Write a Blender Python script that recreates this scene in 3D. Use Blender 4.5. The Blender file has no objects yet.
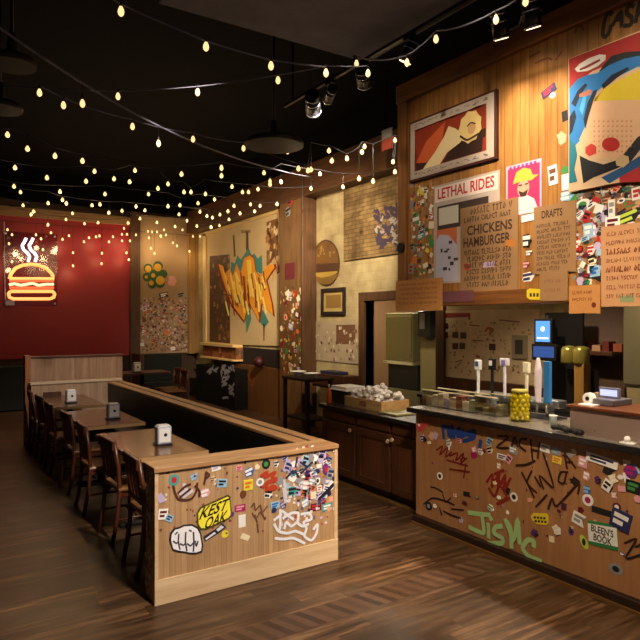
import bpy, bmesh, math, random
from mathutils import Vector
R = random.Random(11)
SC = bpy.context.scene
COL = SC.collection
PI = math.pi
F, H = 620.0, 1.9
YAW = math.atan(404/620)
SN, CS = math.sin(YAW), math.cos(YAW)

# ---------------------------------------------------------------- measuring
def ray(u, v):
    a = (u-320)/F
    return (SN+a*CS, CS-a*SN, (320-v)/F)
def onX(u, v, X):
    d = ray(u, v); t = X/d[0]
    return Vector((X, d[1]*t, H+d[2]*t))
def onY(u, v, Y):
    d = ray(u, v); t = Y/d[1]
    return Vector((d[0]*t, Y, H+d[2]*t))
def onZ(u, v, z):
    d = ray(u, v); t = (z-H)/d[2]
    return Vector((d[0]*t, d[1]*t, z))
class SX:            # a wall facing -X; a runs to the right (-Y)
    def __init__(s, X): s.k = X
    def P(s, a, z, d=0): return (s.k-d, -a, z)
    def uv(s, u, v):
        p = onX(u, v, s.k); return (-p.y, p.z)
class SY:            # a wall facing -Y; a runs to the right (+X)
    def __init__(s, Y): s.k = Y
    def P(s, a, z, d=0): return (a, s.k-d, z)
    def uv(s, u, v):
        p = onY(u, v, s.k); return (p.x, p.z)
def uvs(S, pts): return [S.uv(*p) for p in pts]

# ---------------------------------------------------------------- materials
def lin(c):
    if isinstance(c, str):
        c = c.lstrip('#'); c = [int(c[i:i+2], 16)/255 for i in (0, 2, 4)]
        c = [x/12.92 if x <= .04045 else ((x+.055)/1.055)**2.4 for x in c]
    return (c[0], c[1], c[2], 1)
_m = {}
class NT:
    def __init__(s, name):
        s.m = bpy.data.materials.new(name); s.m.use_nodes = True
        s.n = s.m.node_tree.nodes; s.l = s.m.node_tree.links
        s.b = s.n['Principled BSDF']
    def node(s, t, **k):
        n = s.n.new(t)
        for a, b in k.items(): setattr(n, a, b)
        return n
    def put(s, sock, val):
        if hasattr(val, 'links') or hasattr(val, 'is_output'): s.l.new(val, sock)
        else: sock.default_value = val
    def math(s, op, a, b=0.0, c=None):
        n = s.node('ShaderNodeMath', operation=op)
        s.put(n.inputs[0], a); s.put(n.inputs[1], b)
        if c is not None: s.put(n.inputs[2], c)
        return n.outputs[0]
    def mix(s, f, a, b, mode='MIX'):
        n = s.node('ShaderNodeMix', data_type='RGBA', blend_type=mode)
        s.put(n.inputs[0], f); s.put(n.inputs[6], a); s.put(n.inputs[7], b)
        return n.outputs[2]
    def xyz(s):
        g = s.node('ShaderNodeNewGeometry'); x = s.node('ShaderNodeSeparateXYZ')
        s.l.new(g.outputs['Position'], x.inputs[0]); return x.outputs
    def oxyz(s):
        g = s.node('ShaderNodeTexCoord'); x = s.node('ShaderNodeSeparateXYZ')
        s.l.new(g.outputs['Object'], x.inputs[0]); return x.outputs
    def comb(s, x, y, z):
        c = s.node('ShaderNodeCombineXYZ')
        for i, v in enumerate((x, y, z)): s.put(c.inputs[i], v)
        return c.outputs[0]
    def noise(s, vec, scale=5, detail=4, rough=.55):
        n = s.node('ShaderNodeTexNoise'); s.l.new(vec, n.inputs['Vector'])
        n.inputs['Scale'].default_value = scale; n.inputs['Detail'].default_value = detail
        n.inputs['Roughness'].default_value = rough
        return n.outputs['Fac']
    def ramp(s, f, stops):
        r = s.node('ShaderNodeValToRGB'); e = r.color_ramp.elements
        while len(e) < len(stops): e.new(.5)
        for i, (p, c) in enumerate(stops): e[i].position = p; e[i].color = lin(c)
        s.l.new(f, r.inputs[0]); return r.outputs[0]
    def bump(s, h, strength=.3, dist=.01):
        b = s.node('ShaderNodeBump'); b.inputs['Strength'].default_value = strength
        b.inputs['Distance'].default_value = dist
        s.l.new(h, b.inputs['Height']); s.l.new(b.outputs[0], s.b.inputs['Normal'])
def mat(name, color, rough=.6, metal=0, var=.12, emit=0, ecol=None, nscale=14, spec=.5):
    if name in _m: return _m[name]
    t = NT(name); c = lin(color)
    if var:
        tc = t.node('ShaderNodeTexCoord')
        f = t.noise(tc.outputs['Object'], nscale, 4)
        lo = tuple(x*(1-var) for x in c[:3])+(1,); hi = tuple(min(1, x*(1+var)) for x in c[:3])+(1,)
        t.l.new(t.mix(f, lo, hi), t.b.inputs['Base Color'])
    else: t.b.inputs['Base Color'].default_value = c
    t.b.inputs['Roughness'].default_value = rough; t.b.inputs['Metallic'].default_value = metal
    t.b.inputs['Specular IOR Level'].default_value = spec
    if emit:
        t.b.inputs['Emission Color'].default_value = lin(ecol or color)
        t.b.inputs['Emission Strength'].default_value = emit
    _m[name] = t.m; return t.m
def wood(name, c1, c2, grain='z', across='x', pitch=0, rough=.55, groove=.35, knots=True, wide=.06, gs=1.0, local=False):
    """grain runs along one axis; boards of width pitch lie side by side across the other"""
    if name in _m: return _m[name]
    t = NT(name); p = dict(zip('xyz', t.oxyz() if local else t.xyz()))
    vec = t.comb(*[t.math('MULTIPLY', p[k], (1.6 if k == grain else 22)*gs) for k in 'xyz'])
    if pitch:
        q = t.math('DIVIDE', p[across], pitch); cell = t.math('FLOOR', q); fr = t.math('FRACT', q)
        w = t.node('ShaderNodeTexWhiteNoise', noise_dimensions='1D'); t.l.new(cell, w.inputs['W'])
        off = t.math('MULTIPLY', w.outputs['Value'], 40.0)
        add = t.node('ShaderNodeVectorMath', operation='ADD'); t.l.new(vec, add.inputs[0])
        t.l.new(t.comb(off, off, off), add.inputs[1]); vec = add.outputs[0]
    f = t.noise(vec, 1.0, 5, .6)
    col = t.ramp(f, [(.28, c1), (.72, c2)])
    if knots:
        vk = t.comb(*[t.math('MULTIPLY', p[k], (.8 if k == grain else 2.6)*gs) for k in 'xyz'])
        k2 = t.noise(vk, 2.3, 2)
        col = t.mix(t.math('MULTIPLY', t.math('SUBTRACT', .47, k2), 3.2), col, lin(c1))
    if pitch:
        col = t.mix(t.math('MULTIPLY', w.outputs['Value'], .4), col, lin(c1))
        edge = t.math('ABSOLUTE', t.math('SUBTRACT', fr, .5))
        g = t.math('GREATER_THAN', edge, .5-wide/2)
        col = t.mix(t.math('MULTIPLY', g, groove), col, lin('#120a05'))
        t.bump(t.math('SUBTRACT', t.math('MULTIPLY', f, .25), t.math('MULTIPLY', g, 1.0)), .35, .008)
    else: t.bump(f, .15, .004)
    t.l.new(col, t.b.inputs['Base Color']); t.b.inputs['Roughness'].default_value = rough
    _m[name] = t.m; return t.m
def brick(name, c1, c2, mortar, bw=.22, bh=.075, rough=.85, nz=.5):
    if name in _m: return _m[name]
    t = NT(name); p = t.xyz()
    b = t.node('ShaderNodeTexBrick'); b.inputs['Scale'].default_value = 1
    b.inputs['Brick Width'].default_value = bw; b.inputs['Row Height'].default_value = bh
    b.inputs['Mortar Size'].default_value = .006; b.inputs['Mortar Smooth'].default_value = .3
    t.l.new(t.comb(p[1], p[2], 0.0), b.inputs['Vector'])
    b.inputs['Color1'].default_value = lin(c1); b.inputs['Color2'].default_value = lin(c2); b.inputs['Mortar'].default_value = lin(mortar)
    f = t.noise(t.comb(p[0], p[1], p[2]), 3.5, 5)
    dark = t.mix(1.0, b.outputs['Color'], t.ramp(f, [(.3, '#9a8a70'), (.65, '#ffffff')]), 'MULTIPLY')
    t.l.new(t.mix(nz, b.outputs['Color'], dark), t.b.inputs['Base Color'])
    t.bump(t.math('SUBTRACT', 1.0, b.outputs['Fac']), .4, .006)
    t.b.inputs['Roughness'].default_value = rough; _m[name] = t.m; return t.m
def speck(name, base, cols, scale=40, dens=.5, rough=.7):
    """a paper-littered surface: cells of different colours over a base"""
    if name in _m: return _m[name]
    t = NT(name); p = t.xyz()
    v = t.node('ShaderNodeTexVoronoi', feature='F1'); v.inputs['Scale'].default_value = scale
    t.l.new(t.comb(p[0], p[1], p[2]), v.inputs['Vector'])
    sp = t.node('ShaderNodeSeparateColor'); t.l.new(v.outputs['Color'], sp.inputs[0])
    n = len(cols); st = [(i/n, c) for i, c in enumerate(cols)]
    r = t.node('ShaderNodeValToRGB'); r.color_ramp.interpolation = 'CONSTANT'
    e = r.color_ramp.elements
    while len(e) < n: e.new(.5)
    for i, (q, c) in enumerate(st): e[i].position = q; e[i].color = lin(c)
    t.l.new(sp.outputs[0], r.inputs[0])
    mask = t.math('MULTIPLY', t.math('LESS_THAN', sp.outputs[1], dens), t.math('LESS_THAN', v.outputs['Distance'], .55))
    t.l.new(t.mix(mask, lin(base), r.outputs[0]), t.b.inputs['Base Color'])
    t.b.inputs['Roughness'].default_value = rough; _m[name] = t.m; return t.m
def glassy(name, color='#ffffff', alpha=.18, rough=.05):
    if name in _m: return _m[name]
    m = bpy.data.materials.new(name); m.use_nodes = True; n = m.node_tree.nodes; l = m.node_tree.links
    n.remove(n['Principled BSDF']); o = n['Material Output']
    t = n.new('ShaderNodeBsdfTransparent'); t.inputs[0].default_value = lin(color)
    g = n.new('ShaderNodeBsdfGlossy'); g.inputs['Roughness'].default_value = rough
    x = n.new('ShaderNodeMixShader'); x.inputs[0].default_value = alpha
    l.new(t.outputs[0], x.inputs[1]); l.new(g.outputs[0], x.inputs[2]); l.new(x.outputs[0], o.inputs[0])
    _m[name] = m; return m
def paint(hexc, rough=.55): return mat('paint_'+hexc.strip('#'), hexc, rough, 0, .06)

# ---------------------------------------------------------------- mesh builder
def circle(a, z, r, n=16, rz=None): return [(a+r*math.cos(2*PI*i/n), z+(rz or r)*math.sin(2*PI*i/n)) for i in range(n)]
def rot2(pts, c, ang):
    s, k = math.sin(ang), math.cos(ang)
    return [(c[0]+(x-c[0])*k-(y-c[1])*s, c[1]+(x-c[0])*s+(y-c[1])*k) for x, y in pts]
def rect2(a0, z0, a1, z1): return [(a0, z0), (a1, z0), (a1, z1), (a0, z1)]
def area2(p): return sum(p[i-1][0]*p[i][1]-p[i][0]*p[i-1][1] for i in range(len(p)))
_txt = {}
def text_geo(s, bold=.022):
    if s not in _txt:
        cu = bpy.data.curves.new('t', 'FONT'); cu.body = s; cu.size = 1; cu.resolution_u = 3; cu.offset = bold
        ob = bpy.data.objects.new('t', cu); COL.objects.link(ob)
        me = bpy.data.meshes.new_from_object(ob.evaluated_get(bpy.context.evaluated_depsgraph_get()))
        V = [(v.co.x, v.co.y) for v in me.vertices]; P = [tuple(p.vertices) for p in me.polygons]
        bpy.data.objects.remove(ob); bpy.data.curves.remove(cu); bpy.data.meshes.remove(me)
        x0 = min(v[0] for v in V); x1 = max(v[0] for v in V); y0 = min(v[1] for v in V); y1 = max(v[1] for v in V)
        _txt[s] = ([((x-x0)/(x1-x0)-.5, (y-y0)/(y1-y0)-.5) for x, y in V], P)
    return _txt[s]
def wloc(o):
    v = Vector((0, 0, 0))
    while o: v = v+o.location; o = o.parent
    return v
class MB:
    def __init__(s): s.v = []; s.f = []
    def _a(s, vs, fs):
        k = len(s.v); s.v += [tuple(v) for v in vs]; s.f += [tuple(i+k for i in f) for f in fs]; return s
    def box(s, x0, y0, z0, x1, y1, z1):
        x0, x1 = sorted((x0, x1)); y0, y1 = sorted((y0, y1)); z0, z1 = sorted((z0, z1))
        return s._a([(x, y, z) for z in (z0, z1) for y in (y0, y1) for x in (x0, x1)],
                    [(0, 2, 3, 1), (4, 5, 7, 6), (0, 1, 5, 4), (2, 6, 7, 3), (0, 4, 6, 2), (1, 3, 7, 5)])
    def prism(s, S, poly, d0, d1):
        if area2(poly) < 0: poly = poly[::-1]
        n = len(poly)
        return s._a([S.P(a, z, d0) for a, z in poly]+[S.P(a, z, d1) for a, z in poly],
                    [tuple(range(n, 2*n)), tuple(range(n))[::-1]]+[(i, (i+1) % n, n+(i+1) % n, n+i) for i in range(n)])
    def flat(s, S, poly, d):
        if area2(poly) < 0: poly = poly[::-1]
        return s._a([S.P(a, z, d) for a, z in poly], [tuple(range(len(poly)))])
    def stroke(s, S, pts, w, d, smooth=True):
        """a brush line: one ribbon with mitred corners, rising a hair along its length where it crosses itself"""
        pts = [p for k, p in enumerate(pts) if k == 0 or math.hypot(p[0]-pts[k-1][0], p[1]-pts[k-1][1]) > 1e-5]
        if len(pts) < 2: return s
        if smooth and len(pts) > 2:
            Q = [pts[0]]+list(pts)+[pts[-1]]; out = []
            for i in range(1, len(Q)-2):
                for k in range(4):
                    t = k/4; a, b, c, e = Q[i-1:i+3]
                    out.append(tuple(.5*(2*b[m]+(c[m]-a[m])*t*.75+(2*a[m]*.0-2*b[m]*.0+0)*0+(3*(c[m]-b[m])*2-(2*(c[m]-a[m])*.75+(e[m]-b[m])*.75))*t*t+(-(c[m]-b[m])*4+(c[m]-a[m])*.75+(e[m]-b[m])*.75)*t**3) for m in (0, 1)))
            pts = out+[pts[-1]]
        n = len(pts); vs = []
        for i, p in enumerate(pts):
            a = pts[max(0, i-1)]; b = pts[min(n-1, i+1)]
            t1 = (p[0]-a[0], p[1]-a[1]) if i else (b[0]-p[0], b[1]-p[1]); t2 = (b[0]-p[0], b[1]-p[1]) if i < n-1 else t1
            L1 = math.hypot(*t1) or 1; L2 = math.hypot(*t2) or 1
            tx, tz = t1[0]/L1+t2[0]/L2, t1[1]/L1+t2[1]/L2; L = math.hypot(tx, tz)
            if L < .3: tx, tz, L = t1[0]/L1, t1[1]/L1, 1.0
            tx, tz = tx/L, tz/L; e = w*.3 if i == n-1 else -w*.3 if i == 0 else 0
            x, z = p[0]+tx*e, p[1]+tz*e; dd = d+.00006*i+.0002*(len(s.v) % 7)
            vs += [S.P(x-tz*w/2, z+tx*w/2, dd), S.P(x+tz*w/2, z-tx*w/2, dd)]
        return s._a(vs, [(2*i+1, 2*i+3, 2*i+2, 2*i) for i in range(n-1)])
    def text(s, S, txt, a, z, w, h, d, ang=0, italic=0):
        V, P = text_geo(txt)
        pts = rot2([(a+(x+italic*y)*w, z+y*h) for x, y in V], (a, z), ang)
        return s._a([S.P(x, y, d) for x, y in pts], P)
    def cyl(s, p0, p1, r0, r1=None, n=12):
        p0, p1 = Vector(p0), Vector(p1); r1 = r0 if r1 is None else r1
        ax = (p1-p0).normalized(); u = ax.orthogonal().normalized(); w = ax.cross(u)
        vs = [p+(u*math.cos(2*PI*i/n)+w*math.sin(2*PI*i/n))*r for p, r in ((p0, r0), (p1, r1)) for i in range(n)]
        return s._a(vs, [(i, (i+1) % n, n+(i+1) % n, n+i) for i in range(n)]+[tuple(range(n))[::-1], tuple(range(n, 2*n))])
    def lathe(s, c, prof, n=20):
        vs = []; fs = []
        for r, z in prof:
            vs += [(c[0]+r*math.cos(2*PI*i/n), c[1]+r*math.sin(2*PI*i/n), c[2]+z) for i in range(n)]
        for k in range(len(prof)-1):
            fs += [(k*n+i, k*n+(i+1) % n, (k+1)*n+(i+1) % n, (k+1)*n+i) for i in range(n)]
        fs += [tuple(range(n))[::-1], tuple(range((len(prof)-1)*n, len(prof)*n))]
        return s._a(vs, fs)
    def tube(s, pts, r, n=6):
        P = [Vector(p) for p in pts]; vs = []; fs = []
        t0 = (P[1]-P[0]).normalized(); u = t0.orthogonal().normalized()
        for i, p in enumerate(P):
            t = (P[min(i+1, len(P)-1)]-P[max(i-1, 0)]).normalized()
            u = (u-t*u.dot(t)).normalized(); w = t.cross(u)
            vs += [p+(u*math.cos(2*PI*k/n)+w*math.sin(2*PI*k/n))*r for k in range(n)]
        for i in range(len(P)-1):
            fs += [(i*n+k, i*n+(k+1) % n, (i+1)*n+(k+1) % n, (i+1)*n+k) for k in range(n)]
        fs += [tuple(range(n))[::-1], tuple(range((len(P)-1)*n, len(P)*n))]
        return s._a(vs, fs)
    def ball(s, c, r, n=8, m=6, sz=1.0):
        prof = [(max(1e-4, r*math.sin(PI*k/m)), -r*sz*math.cos(PI*k/m)) for k in range(m+1)]
        return s.lathe(c, prof, n)
    def build(s, name, m, parent=None, origin=None, smooth=False, bevel=0, label=None):
        if parent is not None: o0 = wloc(parent)
        elif origin is not None: o0 = Vector(origin)
        else:
            xs, ys, zs = zip(*s.v); o0 = Vector(((min(xs)+max(xs))/2, (min(ys)+max(ys))/2, min(zs)))
        me = bpy.data.meshes.new(name); me.from_pydata([tuple(Vector(v)-o0) for v in s.v], [], s.f); me.update()
        bm = bmesh.new(); bm.from_mesh(me); bmesh.ops.recalc_face_normals(bm, faces=bm.faces) if smooth or bevel else None
        bm.to_mesh(me); bm.free()
        me.materials.append(m)
        ob = bpy.data.objects.new(name, me); COL.objects.link(ob)
        if parent is not None: ob.parent = parent
        else: ob.location = o0
        if smooth:
            for p in me.polygons: p.use_smooth = len(p.vertices) == 4
        if bevel:
            b = ob.modifiers.new('bevel', 'BEVEL'); b.width = bevel; b.segments = 2; b.limit_method = 'ANGLE'
        if label: ob['label'] = label
        return ob
def tag(o, label=None, cat=None, group=None, kind=None):
    if label: o['label'] = label
    if cat: o['category'] = cat
    if group: o['group'] = group
    if kind: o['kind'] = kind
    return o
def thing(name, label, cat, loc, group=None):
    o = bpy.data.objects.new(name, None); COL.objects.link(o); o.location = loc; o.empty_display_size = .1
    return tag(o, label, cat, group)
def struct(name, mb, m, bevel=0):
    o = mb.build(name, m, bevel=bevel); o['kind'] = 'structure'; return o
def copy_tree(o, parent=None):
    c = o.copy(); COL.objects.link(c)
    if parent: c.parent = parent
    for ch in list(o.children): copy_tree(ch, c)
    return c

# ---------------------------------------------------------------- shared materials
M_floor = NT('dark_floor_boards')
def make_floor():
    t = M_floor; p = t.xyz()
    q = t.math('DIVIDE', p[1], .17); row = t.math('FLOOR', q); fr = t.math('FRACT', q)
    w = t.node('ShaderNodeTexWhiteNoise', noise_dimensions='1D'); t.l.new(row, w.inputs['W'])
    xs = t.math('ADD', p[0], t.math('MULTIPLY', w.outputs['Value'], 5.0))
    q2 = t.math('DIVIDE', xs, 1.25); cell = t.math('FLOOR', q2); fr2 = t.math('FRACT', q2)
    w2 = t.node('ShaderNodeTexWhiteNoise', noise_dimensions='2D'); t.l.new(t.comb(row, cell, 0.0), w2.inputs['Vector'])
    off = t.math('MULTIPLY', w2.outputs['Value'], 30.0)
    f = t.noise(t.comb(t.math('ADD', t.math('MULTIPLY', p[0], 1.8), off), t.math('MULTIPLY', p[1], 20), off), 1.0, 6, .62)
    big = t.noise(t.comb(p[0], p[1], p[2]), 1.3, 4)
    col = t.ramp(f, [(.3, '#23150b'), (.5, '#4c321d'), (.72, '#8a6848')])
    col = t.mix(t.math('MULTIPLY', w2.outputs['Value'], .75), col, lin('#2a1a0e'))
    col = t.mix(t.math('MULTIPLY', t.math('SUBTRACT', big, .5), 1.0), col, lin('#8a705a'))
    seam = t.math('MAXIMUM', t.math('GREATER_THAN', t.math('ABSOLUTE', t.math('SUBTRACT', fr, .5)), .488),
                  t.math('GREATER_THAN', t.math('ABSOLUTE', t.math('SUBTRACT', fr2, .5)), .4985))
    col = t.mix(t.math('MULTIPLY', seam, .6), col, lin('#140c06'))
    # inlaid strip of short cross-cut blocks
    inl = t.math('MULTIPLY', t.math('GREATER_THAN', p[1], 3.24), t.math('LESS_THAN', p[1], 3.46))
    qb = t.math('DIVIDE', t.math('ADD', p[0], t.math('MULTIPLY', p[1], .35)), .058); wb = t.node('ShaderNodeTexWhiteNoise', noise_dimensions='1D')
    t.l.new(t.math('FLOOR', qb), wb.inputs['W'])
    even = t.math('MODULO', t.math('ABSOLUTE', t.math('FLOOR', qb)), 2.0)
    cb = t.mix(t.math('ADD', t.math('MULTIPLY', even, .6), t.math('MULTIPLY', wb.outputs['Value'], .4)), lin('#2f1d12'), lin('#5e4230'))
    col = t.mix(t.math('MULTIPLY', inl, .85), col, cb)
    t.l.new(col, t.b.inputs['Base Color'])
    t.b.inputs['Roughness'].default_value = .36
    t.l.new(t.math('ADD', .3, t.math('MULTIPLY', f, .25)), t.b.inputs['Roughness'])
    t.bump(t.math('SUBTRACT', t.math('MULTIPLY', f, .3), seam), .2, .005)
make_floor()
m_black = mat('matte_black_ceiling', '#050507', .95, spec=.1, var=.2, nscale=3)
m_patch = mat('grey_black_ceiling', '#6c6e7c', .9, spec=.15, var=.45, nscale=2.5)
m_bead = wood('booth_beadboard', '#9c7853', '#c49f75', 'z', 'x', .042, .5, .26, wide=.10)
m_base = wood('booth_pale_board', '#bb9a74', '#d9bd97', 'x', 'z', 0, .5)
m_cap = wood('booth_cap_oak', '#8a6440', '#bb8f60', 'y', 'x', 0, .45)
m_capx = wood('booth_cap_oak_cross', '#8a6440', '#c59a6c', 'x', 'y', 0, .45)
m_bar = wood('bar_front_oak', '#966844', '#b58556', 'z', 'y', .24, .45, .25, wide=.012)
m_sign = wood('pine_beadboard', '#7d4f24', '#c28c4a', 'z', 'y', .085, .42, .45, wide=.08)
m_trim = wood('brown_trim', '#5a3516', '#8f5c2c', 'y', 'x', 0, .5)
m_trimv = wood('brown_post', '#6e4119', '#96602c', 'z', 'y', 0, .5)
m_postv = wood('dark_post', '#3a2311', '#5e3e20', 'z', 'y', 0, .55)
m_pil = wood('column_wood', '#563b1d', '#7e5a30', 'z', 'y', .2, .5, .3, wide=.02)
m_cab = wood('mahogany', '#3a2013', '#5a3420', 'z', 'y', 0, .42)
m_chair = wood('chair_wood', '#2e150b', '#5e3019', 'z', 'y', 0, .35, local=True)
m_table = wood('table_top_wood', '#5a3a22', '#8e6440', 'y', 'x', .11, .22, .4, wide=.03)
m_tbase = mat('black_iron', '#17151a', .5, .6)
m_leather = mat('black_green_vinyl', '#0c100b', .5, var=.3, spec=.3)
m_steel = mat('brushed_steel', '#b9bcc2', .28, .95, var=.08)
m_white = mat('white_plastic', '#e8e6e4', .45, var=.05)
m_blk = mat('black_plastic', '#141416', .4, var=.1)
m_granite = mat('black_countertop', '#1d1b1e', .22, var=.5, nscale=60)
m_card = mat('corrugated_cardboard', '#94704a', .85, var=.14, nscale=9)
m_card2 = mat('pinkish_cardboard', '#b5865e', .85, var=.14, nscale=9)
m_card3 = mat('tan_cardboard', '#b87f45', .85, var=.14, nscale=9)
m_ink = mat('dark_brown_ink', '#35190f', .7, var=.1)
m_gold = mat('brass_edge', '#9a7440', .35, .7, var=.1)
m_red = mat('crimson_wall_paint', '#8f141b', .5, var=.1, nscale=2)
m_whitewall = brick('whitewashed_brick', '#b9a87c', '#b3a276', '#ab9b70', .42, .14)
m_brick = brick('tan_brick', '#937848', '#7b6238', '#5c4a2e', .2, .065, nz=.9)

# ---------------------------------------------------------------- the room
XW, YB, ZC = 6.0, 15.0, 5.2
struct('floor', MB().box(-5, -4, -.1, 9, 15.2, 0), M_floor.m)
struct('ceiling', MB().box(-5, -4, ZC, 9, 15.2, ZC+.1), m_black)
struct('ceiling_soffit', MB().box(1.75, 1.2, 4.62, 4.0, 5.22, ZC), m_patch)
struct('wall_left', MB().box(-5.1, -4, 0, -5, 15.2, ZC), mat('left_wall_dark', '#2a2320', .9))
# right wall in pieces round the kitchen opening
y_dl = onX(366, 300, XW).y; y_dr = onX(438, 300, XW).y; z_dh = 2.2
struct('wall_right', MB().box(XW, y_dl, 0, XW+.15, YB+.1, ZC).box(XW, y_dr, z_dh, XW+.15, y_dl, ZC).box(XW, -4, 0, XW+.15, y_dr, ZC), m_whitewall)
struct('wall_back', MB().box(-5, YB, 0, XW+.15, YB+.15, ZC), mat('back_wall_dark', '#3a2818', .8))
struct('wall_kitchen_back', MB().box(8.6, 4, 0, 8.75, 11, 2.9), mat('kitchen_wall', '#8d8160', .7))
struct('wall_kitchen_side', MB().box(XW+.15, 9.6, 0, 8.6, 9.75, 2.9), mat('kitchen_brown', '#7a5a3a', .6))
struct('ceiling_kitchen', MB().box(XW+.15, 4, 2.8, 8.75, 9.75, 2.9), mat('kitchen_ceiling', '#b9b2a0', .8))
# door casing
struct('trim_1', MB().box(XW-.05, y_dl, 0, XW+.17, y_dl+.14, z_dh+.14).box(XW-.05, y_dr, z_dh, XW+.17, y_dl, z_dh+.14)
       .box(XW-.05, y_dr-.16, 0, XW+.17, y_dr, z_dh+.14), m_postv, .008)
# beam over the right wall
struct('trim_2', MB().box(XW-.28, 4.9, 4.08, XW, YB, 4.62), wood('beam_wood', '#3a200d', '#5e3816', 'y', 'z', 0, .55), .01)
struct('wall_upper_black', MB().box(XW-.2, 4.9, 4.625, XW, YB, ZC).box(-5, YB-.12, 4.52, XW, YB, ZC), m_black)
# pilaster
yp1 = onX(280, 200, 5.75).y; yp0 = onX(303, 200, 5.75).y
S_pil = SX(5.74)
struct('wall_pilaster', MB().box(5.74, yp0, 0, XW, yp1, 4.5), m_pil, .01)
struct('trim_3', MB().box(5.7, yp0-.06, 0, XW, yp0-.002, 4.5), m_postv, .008)
# corner post between back wall and mural wall
S_back = SY(YB-.06)
xa = onY(188, 300, YB-.1).x; xb = onY(140, 300, YB-.1).x; xc = onY(130, 300, YB-.1).x
struct('trim_4', MB().box(xa, YB-.16, 1.05, XW, YB, 4.45), wood('corner_post', '#86602f', '#b08a4c', 'z', 'x', .16, .5, .4), .01)
struct('trim_5', MB().box(xc, YB-.14, 0, xb, YB, 4.5), m_postv, .01)
struct('wall_cream', MB().box(xb, YB-.06, 1.08, xa, YB, 4.45), mat('cream_plaster', '#a68a66', .8, var=.12, nscale=3))
struct('wall_red', MB().box(-5, YB-.06, 1.05, xc, YB, 4.16), m_red)
struct('trim_6', MB().box(-5, YB-.14, 4.16, xc, YB, 4.36), wood('rail_wood', '#7a5a34', '#a58052', 'x', 'z', 0, .5), .01)
struct('baseboard_right', MB().box(XW-.04, yp1, 0, XW, YB-.17, .2).box(XW-.04, y_dl+.15, 0, XW, yp0-.07, .2), mat('gold_base', '#8a6a34', .5))

# wainscot under the mural
S_w = SX(XW)
S_rw = SX(XW-.02)
wy0 = yp1+.01; wy1 = onX(236, 380, XW).y
wz = onX(255, 366, XW-.1).z
w = tag(MB().box(XW-.1, wy0, 0, XW-.001, wy1, wz).build('wall_wainscot', wood('wainscot', '#5c3c1c', '#86592d', 'z', 'y', .16, .5, .5, wide=.04), bevel=.004),
    kind='structure')
sw = SX(XW-.1)
MB().stroke(sw, uvs(sw, [(243, 376), (246, 370), (250, 380), (252, 371)]), .03, .003).stroke(sw, uvs(sw, [(243, 384), (249, 374), (252, 386), (255, 376)]), .03, .003).build('orange_lettering', paint('#a5521c'), w)

# ================================================================ BOOTH
BX0, BX1, BY0, BY1, BH = 1.33, 2.79, 4.05, 4.25, .92
booth = thing('booth_bench', 'long wooden booth with black vinyl seating and a sticker-covered end panel', 'booth bench', (2.06, 4.15, 0))
end = MB().box(BX0, BY0, .0, BX1, BY1, BH-.035).build('end_panel', m_bead, booth, bevel=.004)
MB().box(BX0-.006, BY0-.014, .001, BX1+.012, BY0, .17).build('end_baseboard', m_base, booth, bevel=.003)
MB().box(BX0-.012, BY0-.022, BH-.035, BX1+.015, BY1+.012, BH).build('end_cap', m_capx, booth, bevel=.005)
MB().box(BX1-.022, BY0-.012, .17, BX1+.010, BY0+.0, BH-.035).build('corner_trim', m_base, booth, bevel=.002)
MB().box(BX0-.004, BY0-.010, .17, BX0+.02, BY0, BH-.035).build('corner_trim', m_base, booth, bevel=.002)
BYE = 10.1
MB().box(BX1-.14, BY1, 0, BX1, BYE, BH-.03).build('back_wall', wood('booth_side_boards', '#6e4d2e', '#95704a', 'z', 'y', .062, .5, .3, wide=.1), booth)
MB().box(BX1-.24, BY1+.012, BH-.03, BX1+.012, BYE, BH+.0).build('back_cap', m_cap, booth, bevel=.005)
MB().box(BX1-.125, BY1+.02, BH, BX1-.1, BYE, BH+.004).build('cap_groove', mat('cap_groove_dark', '#3a2412', .6), booth)
MB().box(BX1-.24, BY1+.01, .46, BX1-.14, BYE, BH-.03).build('back_cushion', m_leather, booth, bevel=.02)
MB().box(BX1-.62, BY1+.01, .4, BX1-.14, BYE, .48).build('seat_cushion', m_leather, booth, bevel=.02)
MB().box(BX1-.58, BY1+.01, 0, BX1-.14, BYE, .4).build('seat_base', m_cab, booth)
fb = MB().box(1.44, BYE, 0, BX1, BYE+.1, .93).build('far_panel', wood('far_panel_boards', '#9a7c62', '#c5a88a', 'z', 'x', .12, .5, .3, wide=.03), booth)
MB().box(1.42, BYE-.03, .93, BX1-.02, BYE+.12, .965).build('far_cap', mat('pale_cap', '#c9b49a', .5), booth, bevel=.004)
# taller partition behind
part = thing('partition', 'tall half wall of vertical boards behind the far end of the booth', 'partition', (2.1, 10.35, 0))
MB().box(1.46, 10.3, 0, 2.84, 10.42, 1.31).build('board_panel', wood('partition_boards', '#8a6a50', '#b8967a', 'z', 'x', .11, .5, .35, wide=.03), part)
MB().box(1.38, 10.27, 0, 1.46, 10.45, 1.36).build('end_post', wood('partition_post', '#7a4a20', '#a86a34', 'z', 'x', 0, .5), part, bevel=.004)
MB().box(1.46, 10.28, 1.31, 2.86, 10.44, 1.34).build('cap', mat('dark_cap', '#4a2c18', .5), part, bevel=.004)

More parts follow.
